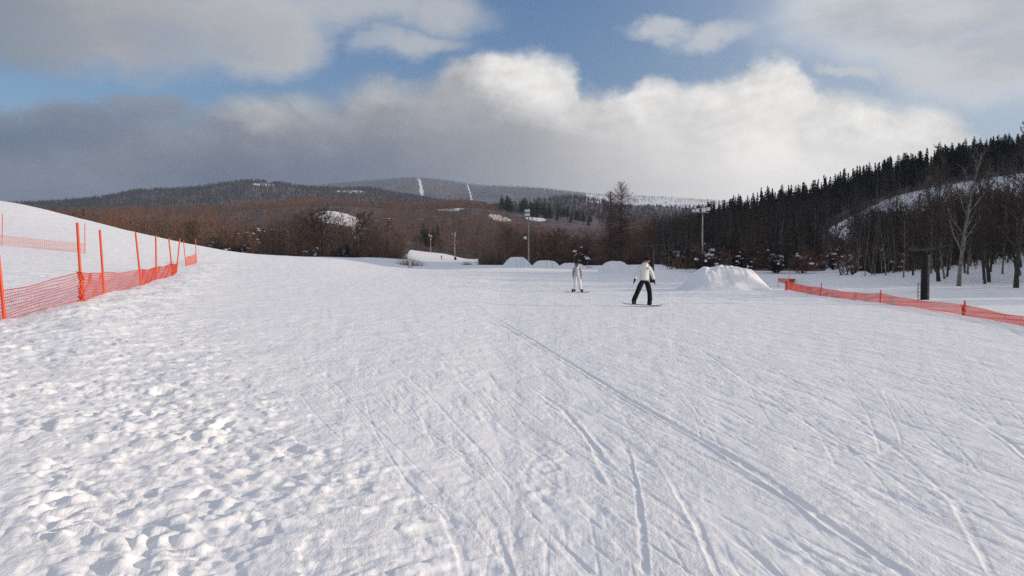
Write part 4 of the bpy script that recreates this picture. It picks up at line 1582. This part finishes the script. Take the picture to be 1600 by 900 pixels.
rp = [(1228.5, 453, 1229.5, 437, 47.0, 439), (1281, 463.5, 1284, 442, 40.0, 449.5), (1375, 474, 1376.5, 453, 32.0, 458.5), (1505, 493, 1508, 469, 24.6, 476),
      (1690, 528, 1692, 496, 17.4, 505)]
fence('net_fence', 'sagging faded orange net running along the right edge of the piste', 'orange net fences',
      rp, [(0, 4, 7)], M['pink_net'], M['orange_post'], .026, 10, .070, .0056, .0095, bundles=((0, 0, 160, .09), (3, 0, 60, .05)))
fence('net_fence', 'loose end of orange net folded back on a thin post by a snow heap', 'orange net fences',
      [(1216, 440, 1216, 434, 50.5, 434.8), (1232, 445, 1233.5, 423, 51.0, 435.5), (1246, 441, 1246, 435, 52.5, 435.8)], [(0, 2, 8)], M['orange_net'], M['orange_post'], .018, 8, .05, .010, .010)

# ------------------------------------------------------------------ poles
def pole_thing(name, label, cat, u, v_base, Y, group=None):
    p = at(u, v_base, Y)
    return thing(name, label, cat, p, group), p


def ring_pole(h, r0, r1, n=12, sink=1.2):
    return lathe([(0, -sink), (r0, -sink), (r0, 0), ((r0 + r1) / 2, h * .5), (r1, h), (0, h + .01)], n)


def lamp_head(c, s, tilt=.35):
    """box floodlight: housing and tilted front glass"""
    w, d, h = s
    v, f = box((0, 0, 0), (w, d, h))
    v[:, 1] += -(v[:, 2] > 0).astype(float) * d * tilt
    g_, gf = box((0, -d / 2 - .012, 0), (w * .88, .02, h * .84))
    g_[:, 1] += -(g_[:, 2] > 0).astype(float) * d * tilt
    y_, yf = box((0, d * .1, -h * .62), (w * .12, d * .5, h * .3))
    c = np.array(c)
    return (np.array(v) + c, f), (np.array(g_) + c, gf), (np.array(y_) + c, yf)


def floodlight(label, u, vb, Y, top_v, heads, r, group, polemat, arms=(), extra=()):
    t, p = pole_thing('floodlight', label, 'floodlight', u, vb, Y, group)
    h = at(u, top_v, Y).z - p.z
    v, f = ring_pole(h, r, r * .62)
    obj('pole', mesh_np('pole', [(v, f, 0)], [polemat], True), t)
    for (du, vv, w, hh) in heads:
        z = at(u, vv, Y).z - p.z
        a, b, y = lamp_head((du / F * Y, -.28, z), (w, .30, hh))
        l = obj('lamp', mesh_np('lamp', [(*a, 0), (*y, 1)], [M['lamp_body'], M['steel']]), t)
        obj('lamp_glass', mesh_np('lamp_glass', [(*b, 0)], [M['lamp_glass']]), l)
    for (du0, du1, vv, th) in arms:
        z = at(u, vv, Y).z - p.z
        x0, x1 = du0 / F * Y, du1 / F * Y
        v, f = box(((x0 + x1) / 2, -.06 - r, z), (abs(x1 - x0), .10, th))
        obj('crossarm', mesh_np('crossarm', [(v, f, 0)], [M['steel']]), t)
    return t


floodlight('tall floodlight pole with two stacked lamp panels behind the far mounds', 826, 413, 150, 326,
           [(-2.2, 329.5, 1.0, .45), (-2.2, 335.5, 1.0, .45), (-5.5, 371.5, .58, .45)], .17, 'floodlight poles', M['pole_dark'], [(-5, 1.5, 332.5, .10), (-6, .5, 374, .08)])
floodlight('floodlight pole with four lamps on one crossbar in front of the right ridge', 1097, 427, 86, 321,
           [(-15.0, 329.5, .27, .27), (-9.0, 329.0, .34, .36), (0.5, 328.5, .42, .44), (7.5, 327.0, .38, .36)], .085, 'floodlight poles', M['pole_dark'], [(-16, 9.5, 332.2, .10)])
floodlight('pale wooden light pole with short crossarms standing on the far ski run', 710.5, 407, 345, 364.5,
           [(.9, 364.5, .55, .45), (.9, 367.8, .5, .4), (-4.0, 365.5, .4, .35)], .22, 'floodlight poles', M['wood_pole'], [(-5, 1.5, 366.6, .12), (-4.5, 8.5, 378.3, .16), (-5, .5, 380.5, .14)])
floodlight('small light pole behind the far ski run, in front of a dark conifer', 673, 396, 425, 367.5,
           [(-2.3, 367.3, .7, .6), (1.0, 368.4, .7, .7), (.3, 373.8, .4, .35)], .18, 'floodlight poles', M['wood_pole'], [(-3, 1.8, 369.9, .14), (-1.5, 1.5, 373, .12)])
# padding at the foot of the wooden pole
x, y = uy(711.3, 343)
z0 = at(711.3, 407, 343).z
v, f = lathe([(0, -.3), (.42, -.3), (.45, .1), (.43, 1.5), (.36, 1.56), (0, 1.57)], 14)
tag(obj('foam_pad', mesh_np('pad', [(v, f, 0)], [M['black_pad']], True), None, (x, 344.6, z0)), 'black foam pad round the foot of the pale wooden light pole', 'pole pad')


def lift_post(label, u, vb, Y, vt, r, ladder):
    t, p = pole_thing('lift_post', label, 'lift post', u, vb, Y, 'black padded lift posts')
    h = at(u, vt, Y).z - p.z
    prof = [(0, -.5), (r * .98, -.5)]
    n = 6
    for k in range(n):        # stacked foam rings with a seam between them
        z0, z1 = h * k / n, h * (k + 1) / n
        prof += [(r * .965, z0 + .004), (r * 1.02, z0 + .03), (r * 1.03, (z0 + z1) / 2), (r * 1.02, z1 - .03), (r * .965, z1 - .004)]
    prof += [(r * .9, h), (0, h + .005)]
    v, f = lathe(prof, 20)
    obj('padding', mesh_np('padding', [(v, f, 0)], [M['black_pad']], True), t)
    v, f = lathe([(0, h), (r * .42, h), (r * .40, h + .16), (0, h + .165)], 14)
    obj('post_top', mesh_np('post_top', [(v, f, 0)], [M['black_metal']], True), t)
    k = Y / F
    v, f = box((k * 8, 0, h + .19), (k * 52, .10, .09))
    v[:, 2] += (v[:, 0] > 0) * .10
    obj('crossarm', mesh_np('crossarm', [(v, f, 0)], [M['black_metal']]), t)
    for cx in (-k * 19, k * 33):
        bl = []
        for dy in (-.30, -.10, .10, .30):
            v, f = lathe([(0, -.02), (.085, -.02), (.10, -.012), (.085, 0), (.10, .012), (.085, .02), (0, .02)], 12)
            v = np.stack([v[:, 2], v[:, 0], v[:, 1]], 1) + np.array((cx, dy, h + .27 + (cx > 0) * .06))
            bl.append((v, f, 0))
        v, f = box((cx, 0, h + .25 + (cx > 0) * .06), (.05, .8, .05)); bl.append((v, f, 0))
        obj('sheave_train', mesh_np('sheaves', bl, [M['black_metal']]), t)
    v, f = box((-r * .2, 0, h + .06), (r * 1.5, .06, .05))
    if ladder:
        bl = []
        for dx in (-.02, .10):
            bl.append((*box((-r - .14 + dx, -.05, .36), (.022, .022, .9)), 0))
        for q in range(5):
            bl.append((*box((-r - .10, -.05, .05 + q * .17), (.12, .018, .018)), 0))
        obj('ladder', mesh_np('ladder', bl, [M['black_metal']]), t)
    return t


lift_post('thick black padded lift post with a crossarm behind the right net', 1445, 470, 34.5, 398, .172, True)
lift_post('black padded lift post half hidden behind the head of the snowboarder', 1018.5, 431, 59, 388, .165, False)

# red frame of poles at the far jumps
t, p = pole_thing('red_frame', 'slim red gate frame of two uprights and a top bar beyond the far mounds', 'gate frame', 907.5, 419, 116)
k = 116 / F
w, h = k * 20.5, k * 21
for sx in (-1, 1):
    v, f = lathe([(0, -.8), (.035, -.8), (.035, h), (0, h + .01)], 8, (sx * w / 2, 0, 0))
    obj('upright', mesh_np('upright', [(v, f, 0)], [M['red_paint']], True), t)
obj('top_bar', mesh_np('top_bar', [(*box((0, 0, h - .03), (w - .08, .05, .05)), 0)], [M['red_paint']]), t)
t2, p2 = pole_thing('snow_box_rail', 'long low dark rail capped with snow at the foot of the red frame', 'jib rail', 914, 419.5, 108)
obj('rail_body', mesh_np('rail_body', [(*box((0, 0, .10), (2.0, .4, .22)), 0)], [M['black_metal']]), t2)
obj('snow_top', mesh_np('snow_top', [(*blob((0, 0, .215), (1.02, .23, .07), 4), 0)], [M['snow_lump']], True), t2)
for sx in (-.8, .8):
    obj('foot', mesh_np('foot', [(*box((sx, 0, -.155), (.08, .3, .29)), 0)], [M['black_metal']]), t2)
x, y = uy(910, 128)
put_shrub(2, x, y, 1.15, 'round dark shrub capped with snow inside the red gate frame', 'shrubs along the crest', .5)

# ------------------------------------------------------------------ people
def skin_mesh(name, joints, bones, mat_, sub=2, root=0):
    """joints: list of (xyz, (rx, ry)); one continuous surface through the bones"""
    me = bpy.data.meshes.new(name)
    me.from_pydata([j[0] for j in joints], bones, [])
    o = bpy.data.objects.new('tmp', me)
    COL.objects.link(o)
    md = o.modifiers.new('skin', 'SKIN')
    md.use_smooth_shade = True
    md.branch_smoothing = .6
    for i, j in enumerate(joints):
        r = j[1] if isinstance(j[1], tuple) else (j[1], j[1])
        me.skin_vertices[0].data[i].radius = r
        me.skin_vertices[0].data[i].use_root = (i == root)
    s = o.modifiers.new('sub', 'SUBSURF'); s.levels = sub; s.render_levels = sub
    dg = bpy.context.evaluated_depsgraph_get()
    dg.update()
    ev = o.evaluated_get(dg)
    out = bpy.data.meshes.new_from_object(ev, depsgraph=dg)
    out.name = name
    out.materials.clear(); out.materials.append(mat_)
    for p in out.polygons: p.use_smooth = True
    bpy.data.objects.remove(o)
    bpy.data.meshes.remove(me)
    return out


def ellipsoid(c, s, n=16, m=10, lo=0.0, hi=1.0):
    prof = [(math.sin(math.pi * (lo + (hi - lo) * k / m)), -math.cos(math.pi * (lo + (hi - lo) * k / m))) for k in range(m + 1)]
    v, f = lathe([(max(r, 1e-3), z) for r, z in prof], n)
    return v * np.array(s) + np.array(c), f


def turn(v, c, yaw=0., pitch=0., roll=0.):
    from mathutils import Euler
    R = np.array(Euler((pitch, roll, yaw), 'XYZ').to_matrix())
    return (np.asarray(v) - np.array(c)) @ R.T + np.array(c)


def lerp3(a, b, t): return tuple(a[i] + (b[i] - a[i]) * t for i in range(3))


def person(label, loc, J, cm, scale=1.0, board=None, skis=None, yaw_head=0.0, goggles=True, rz=0.0, detail=True, hood=True):
    """J: joints in metres, local frame x right, y away from the camera, z up"""
    t = thing('person', label, 'person', loc, None, rz)
    t.scale = (scale,) * 3
    n = J
    # --- body: one continuous skin
    pts = [(n['pelvis'], (.09, .075)), (lerp3(n['pelvis'], n['chest'], .5), (.11, .085)), (n['chest'], (.135, .09)),
           (n['neck'], .052), (lerp3(n['neck'], n['head'], .5), .055), (n['head'], (.078, .092)),
           (lerp3(n['head'], (n['head'][0], n['head'][1], n['head'][2] + .1), .8), (.066, .080))]
    bn = [(0, 1), (1, 2), (2, 3), (3, 4), (4, 5), (5, 6)]
    for s in 'LR':
        i = len(pts)
        pts += [(n['sh' + s], .062), (n['el' + s], .042), (n['wr' + s], .030), (lerp3(n['wr' + s], n['hd' + s], .55), .034)]
        bn += [(2, i), (i, i + 1), (i + 1, i + 2), (i + 2, i + 3)]
        i = len(pts)
        pts += [(n['hip' + s], .074), (n['kn' + s], .054), (n['an' + s], .036), (lerp3(n['an' + s], n['toe' + s], .6), .022)]
        bn += [(0, i), (i, i + 1), (i + 1, i + 2), (i + 2, i + 3)]
    obj('body', skin_mesh('body', pts, bn, M['skin'], 2), t)
    # --- jacket
    hem = n['hem']
    pts = [(hem, (.205, .145)), (lerp3(hem, n['chest'], .35), (.195, .145)), (lerp3(hem, n['chest'], .7), (.20, .145)), (n['chest'], (.205, .14)),
           (lerp3(n['chest'], n['neck'], .62), (.135, .115)), (n['neck'], (.092, .092)), (lerp3(n['neck'], n['head'], .30), (.088, .092))]
    bn = [(i, i + 1) for i in range(6)]
    if cm.get('sleeve') is None:
        for s in 'LR':
            i = len(pts)
            m1 = lerp3(n['sh' + s], n['el' + s], .5)
            pts += [(n['sh' + s], .098), (m1, .088), (n['el' + s], .076), (lerp3(n['el' + s], n['wr' + s], .6), .066), (n['wr' + s], .056)]
            bn += [(3, i), (i, i + 1), (i + 1, i + 2), (i + 2, i + 3), (i + 3, i + 4)]
    jk = obj('jacket', skin_mesh('jacket', pts, bn, M[cm['jacket']], 2), t)
    if cm.get('sleeve'):
        for s in 'LR':
            m1 = lerp3(n['sh' + s], n['el' + s], .5)
            pts = [(lerp3(n['sh' + s], n['chest'], .25), .10), (n['sh' + s], .102), (m1, .090), (n['el' + s], .078), (lerp3(n['el' + s], n['wr' + s], .6), .068), (n['wr' + s], .056)]
            obj('sleeve', skin_mesh('sleeve', pts, [(i, i + 1) for i in range(5)], M[cm['sleeve']], 2), jk)
    if hood and detail:
        c = n['neck']
        v, f = ellipsoid((c[0], c[1] + .085, c[2] + .01), (.135, .085, .10), 14, 8)
        obj('hood', mesh_np('hood', [(v, f, 0)], [M[cm['jacket']]], True), jk)
        p0 = (n['chest'][0] + .10, n['chest'][1] - .158, n['chest'][2] + .03)
        v, f = box(p0, (.12, .012, .05))
        obj('chest_pocket', mesh_np('pocket', [(v, f, 0)], [M[cm.get('pocket', cm['jacket'])]]), jk)
    # --- trousers
    pts = [(lerp3(n['pelvis'], hem, .3), (.178, .142)), (n['pelvis'], (.172, .138))]
    bn = [(0, 1)]
    for s in 'LR':
        i = len(pts)
        pts += [(n['hip' + s], .118), (lerp3(n['hip' + s], n['kn' + s], .5), .112), (n['kn' + s], .096), (lerp3(n['kn' + s], n['an' + s], .6), .098),
                (lerp3(n['kn' + s], n['an' + s], 1.0), .104)]
        bn += [(1, i), (i, i + 1), (i + 1, i + 2), (i + 2, i + 3), (i + 3, i + 4)]
    tr = obj('trousers', skin_mesh('trousers', pts, bn, M[cm['pants']], 2), t)
    for s in 'LR':
        # boots: sole, ankle and toe
        a, to = n['an' + s], n['toe' + s]
        pts = [((a[0], a[1] + .02, a[2] + .16), .072), ((a[0], a[1] + .02, a[2] + .02), .070), ((a[0], a[1] + .05, a[2] - .05), (.055, .05)),
               (lerp3(a, to, .6), .056), (to, (.052, .045))]
        obj('boot', skin_mesh('boot', pts, [(0, 1), (1, 2), (1, 3), (3, 4)], M['boot'], 2), t)
        # glove: palm with four bent fingers and a thumb from its side
        w, h = Vector(n['wr' + s]), Vector(n['hd' + s])
        ax = (h - w).normalized()
        side = ax.cross(Vector((0, 1, 0))).normalized()
        sgn = 1 if s == 'L' else -1
        fw = Vector((0, -1, 0)) - ax * ax.dot(Vector((0, -1, 0))); fw.normalize()
        pts = [((w - ax * .06)[:], .056), ((w + ax * .01)[:], .046), ((w + ax * .06)[:], (.046, .040)), ((w + ax * .095)[:], (.046, .034))]
        bn = [(0, 1), (1, 2), (2, 3)]
        if detail:
            for q, (off, L) in enumerate(((-.036, .066), (-.012, .078), (.013, .073), (.036, .056))):
                i = len(pts)
                b = w + ax * .10 + fw * off
                c1 = b + ax * L * .55
                c2 = c1 + (ax * .7 + side * sgn * -.6 * 1).normalized() * L * .5
                pts += [(b[:], .017), (c1[:], .0155), (c2[:], .012)]
                bn += [(3, i), (i, i + 1), (i + 1, i + 2)]
            i = len(pts)
            b = w + ax * .045 + fw * .045
            c1 = b + (ax * .6 + fw * .7).normalized() * .045
            pts += [(b[:], .019), (c1[:], .017), ((c1 + ax * .035)[:], .013)]
            bn += [(2, i), (i, i + 1), (i + 1, i + 2)]
        obj('glove', skin_mesh('glove', pts, bn, M[cm.get('glove', 'glove')], 1), t)
    # --- head dress
    hc = np.array(n['head'])
    bl = []
    v, f = ellipsoid(hc + (0, .008, .050), (.107, .122, .125), 20, 10, .40, 1.0)
    bl.append((turn(v, hc, yaw_head), f, 0))
    v, f = lathe([(.104, -.002), (.117, -.002), (.120, .022), (.116, .044), (.104, .046)], 20)
    v = v * np.array((.95, 1.06, 1)) + hc + (0, .006, .030)
    bl.append((turn(v, hc, yaw_head), f, 0))
    obj('beanie', mesh_np('beanie', bl, [M[cm['hat']]], True), t)
    if detail:
        # face: nose, mouth and the ears
        bl = []
        v, f = ellipsoid(hc + (0, -.100, -.012), (.013, .022, .022), 10, 8); bl.append((turn(v, hc, yaw_head), f, 0))
        for sx in (-1, 1):
            v, f = ellipsoid(hc + (sx * .083, .012, -.005), (.012, .020, .030), 8, 6); bl.append((turn(v, hc, yaw_head), f, 0))
        obj('face', mesh_np('face', bl, [M['skin']], True), t)
        v, f = ellipsoid(hc + (0, -.088, -.050), (.024, .010, .006), 10, 6)
        obj('mouth', mesh_np('mouth', [(turn(v, hc, yaw_head), f, 0)], [M['strap']], True), t)
    if goggles:
        v, f = ellipsoid(hc + (0, -.052, .024), (.090, .068, .044), 18, 10)
        gg = obj('goggles', mesh_np('goggles', [(turn(v, hc, yaw_head), f, 0)], [M[cm.get('goggle', 'goggle')]], True), t)
        v, f = lathe([(.106, -.018), (.124, -.018), (.124, .018), (.106, .018)], 22)
        v = v * np.array((.95, 1.07, 1)) + hc + (0, .008, .036)
        obj('goggle_strap', mesh_np('goggle_strap', [(turn(v, hc, yaw_head), f, 0)], [M['strap']], True), gg)
    if cm.get('gaiter'):
        pts = [(n['neck'], .082), (lerp3(n['neck'], n['head'], .55), .086), (tuple(hc + (0, -.012, -.035)), (.088, .098))]
        obj('neck_gaiter', skin_mesh('gaiter', pts, [(0, 1), (1, 2)], M[cm['gaiter']], 2), t)
    return t


def snowboard(label, c, L, w, yaw, roll, mat_, sc=1.0):
    """sintered board: sidecut outline, upturned nose and tail, two bindings"""
    n = 41
    V = []
    for k in range(n):
        s = -1 + 2 * k / (n - 1)
        e = max(0, abs(s) - .80) / .20
        hw = w / 2 * (.86 + .14 * min(1, abs(s) / .8) ** 2) * math.sqrt(max(0, 1 - e ** 2.2)) + .004
        z = .075 * e ** 1.6
        x = s * L / 2
        V += [(x, -hw, z), (x, hw, z), (x, -hw, z + .014), (x, hw, z + .014)]
    V = np.array(V)
    Fc = []
    for k in range(n - 1):
        a, b = 4 * k, 4 * (k + 1)
        Fc += [(a, a + 1, b + 1, b), (a + 2, b + 2, b + 3, a + 3), (a, b, b + 2, a + 2), (a + 1, a + 3, b + 3, b + 1)]
    Fc += [(0, 2, 3, 1), (4 * n - 4, 4 * n - 3, 4 * n - 1, 4 * n - 2)]
    t = thing('snowboard', label, 'snowboard', c)
    t.rotation_euler = (0, roll, yaw)
    t.scale = (sc,) * 3
    obj('deck', mesh_np('deck', [(V, np.array(Fc), 0)], [mat_], False), t)
    for sx in (-1, 1):
        bl = [(*box((sx * .27, 0, .026), (.13, .22, .024)), 0), (*box((sx * .27, .12, .10), (.12, .03, .14)), 0), (*box((sx * .27, -.02, .115), (.15, .06, .02)), 0)]
        obj('binding', mesh_np('binding', bl, [M['black_metal']]), t)
    return t


# snowboarder in the cream jacket
Y0 = 29.6
base = at(1001.5, 477.3, Y0); base.z = gz(base.x, Y0) + .035
J = dict(pelvis=(.13, .02, .98), chest=(.12, .0, 1.36), neck=(.155, -.01, 1.515), head=(.205, -.03, 1.645), hem=(.12, .01, .90),
         shL=(-.065, 0, 1.43), elL=(-.175, .0, 1.17), wrL=(-.245, -.06, .97), hdL=(-.285, -.09, .84),
         shR=(.315, 0, 1.42), elR=(.425, .02, 1.16), wrR=(.475, -.04, .95), hdR=(.505, -.08, .81),
         hipL=(.04, .02, .92), knL=(-.135, -.07, .52), anL=(-.295, .0, .135), toeL=(-.315, -.15, .07),
         hipR=(.225, .02, .92), knR=(.31, -.06, .50), anR=(.34, .0, .11), toeR=(.36, -.15, .055))
person('snowboarder in a cream jacket, black trousers and black beanie with pink goggles', base, J,
       dict(jacket='cream_jacket', pants='black_pants', hat='black_knit', gaiter='cream_jacket', pocket='grey_sleeve'), 1.0, yaw_head=.55)
snowboard('black snowboard under the rider in the cream jacket', base + Vector((.02, -.03, .018)), 1.52, .29, rad(-7), rad(3.2), M['board_black'])

# rider in white behind
Y1_ = 46.0
b2 = at(902, 457.5, Y1_); b2.z = gz(b2.x, Y1_) + .03
J2 = dict(pelvis=(.0, .02, .93), chest=(-.01, .02, 1.30), neck=(-.03, .01, 1.455), head=(-.045, -.01, 1.585), hem=(.0, .02, .88),
          shL=(-.19, .02, 1.36), elL=(-.235, .03, 1.10), wrL=(-.225, -.0, .90), hdL=(-.225, -.02, .76),
          shR=(.17, .02, 1.36), elR=(.225, .03, 1.10), wrR=(.225, -.02, .90), hdR=(.225, -.05, .77),
          hipL=(-.085, .02, .88), knL=(-.115, -.05, .49), anL=(-.14, .0, .11), toeL=(-.155, -.15, .055),
          hipR=(.085, .02, .88), knR=(.15, -.05, .49), anR=(.20, .0, .11), toeR=(.23, -.14, .055))
person('rider in a pale grey jacket, white trousers and a dark hat standing further back', b2, J2,
       dict(jacket='pale_jacket', pants='white_pants', hat='dark_knit', gaiter='black_knit', sleeve='grey_sleeve', glove='grey_sleeve', goggle='black_metal'), 1.0, yaw_head=.3)
snowboard('dark snowboard under the rider in white trousers', b2 + Vector((.0, -.03, -.005)), 1.46, .28, rad(-5), rad(1), M['board_black'])

# tiny rider at the crest and another on the far run
Y3_ = 132.0
b3 = at(641, 418, Y3_); b3.z = gz(b3.x, Y3_) + .02
J3 = dict(J2); J3.update(chest=(-.06, -.05, 1.22), neck=(-.10, -.08, 1.37), head=(-.13, -.11, 1.48), shL=(-.22, -.05, 1.28), shR=(.10, -.05, 1.28),
                         elL=(-.34, -.05, 1.06), wrL=(-.46, -.08, .98), hdL=(-.56, -.1, .93), elR=(.28, .0, 1.1), wrR=(.44, .0, 1.0), hdR=(.54, .0, .92))
person('tiny far rider in white leaning beside the dry grass tuft', b3, J3,
       dict(jacket='cream_jacket', pants='white_pants', hat='cream_jacket'), .95, goggles=False, detail=False, rz=.4)
snowboard('short dark board under the tiny rider by the dry grass tuft', b3 + Vector((0, -.03, .0)), 1.5, .29, rad(6), rad(-1), M['board_black'])
Y4_ = 352.0
b4 = at(690, 406.8, Y4_); b4.z = gz(b4.x, Y4_) + .02
person('tiny skier in black going down the far ski run', b4, J3,
       dict(jacket='black_pants', pants='black_pants', hat='black_knit'), 1.0, goggles=False, detail=False, rz=-.5)
snowboard('black board under the tiny skier on the far run', b4 + Vector((0, -.03, 0)), 1.5, .29, rad(20), rad(2), M['board_black'])

# ------------------------------------------------------------------ haze over the valley
hv, hf = box((0, 0, 0), (11400, 11400, 800))
hm = bpy.data.materials.new('haze')
hm.use_nodes = True
nt = hm.node_tree
nt.nodes.clear()
pv = nt.nodes.new('ShaderNodeVolumePrincipled')
pv.inputs['Color'].default_value = (.66, .80, 1.0, 1)
pv.inputs['Density'].default_value = HAZE
pv.inputs['Anisotropy'].default_value = .2
ho = nt.nodes.new('ShaderNodeOutputMaterial')
nt.links.new(pv.outputs[0], ho.inputs['Volume'])
zmin = float(min(v.co.z for v in bpy.data.objects['snow_ground'].data.vertices))
zmax = float(max(v.co.z for v in bpy.data.objects['snow_ground'].data.vertices))
hv[:, 2] = np.where(hv[:, 2] < 0, zmin - 1, zmax + 30)
hz_ = obj('haze', mesh_np('haze', [(hv, hf, 0)], [hm]))
tag(hz_, 'thin cold haze lying over the valley and far hills', 'haze', None, 'stuff')
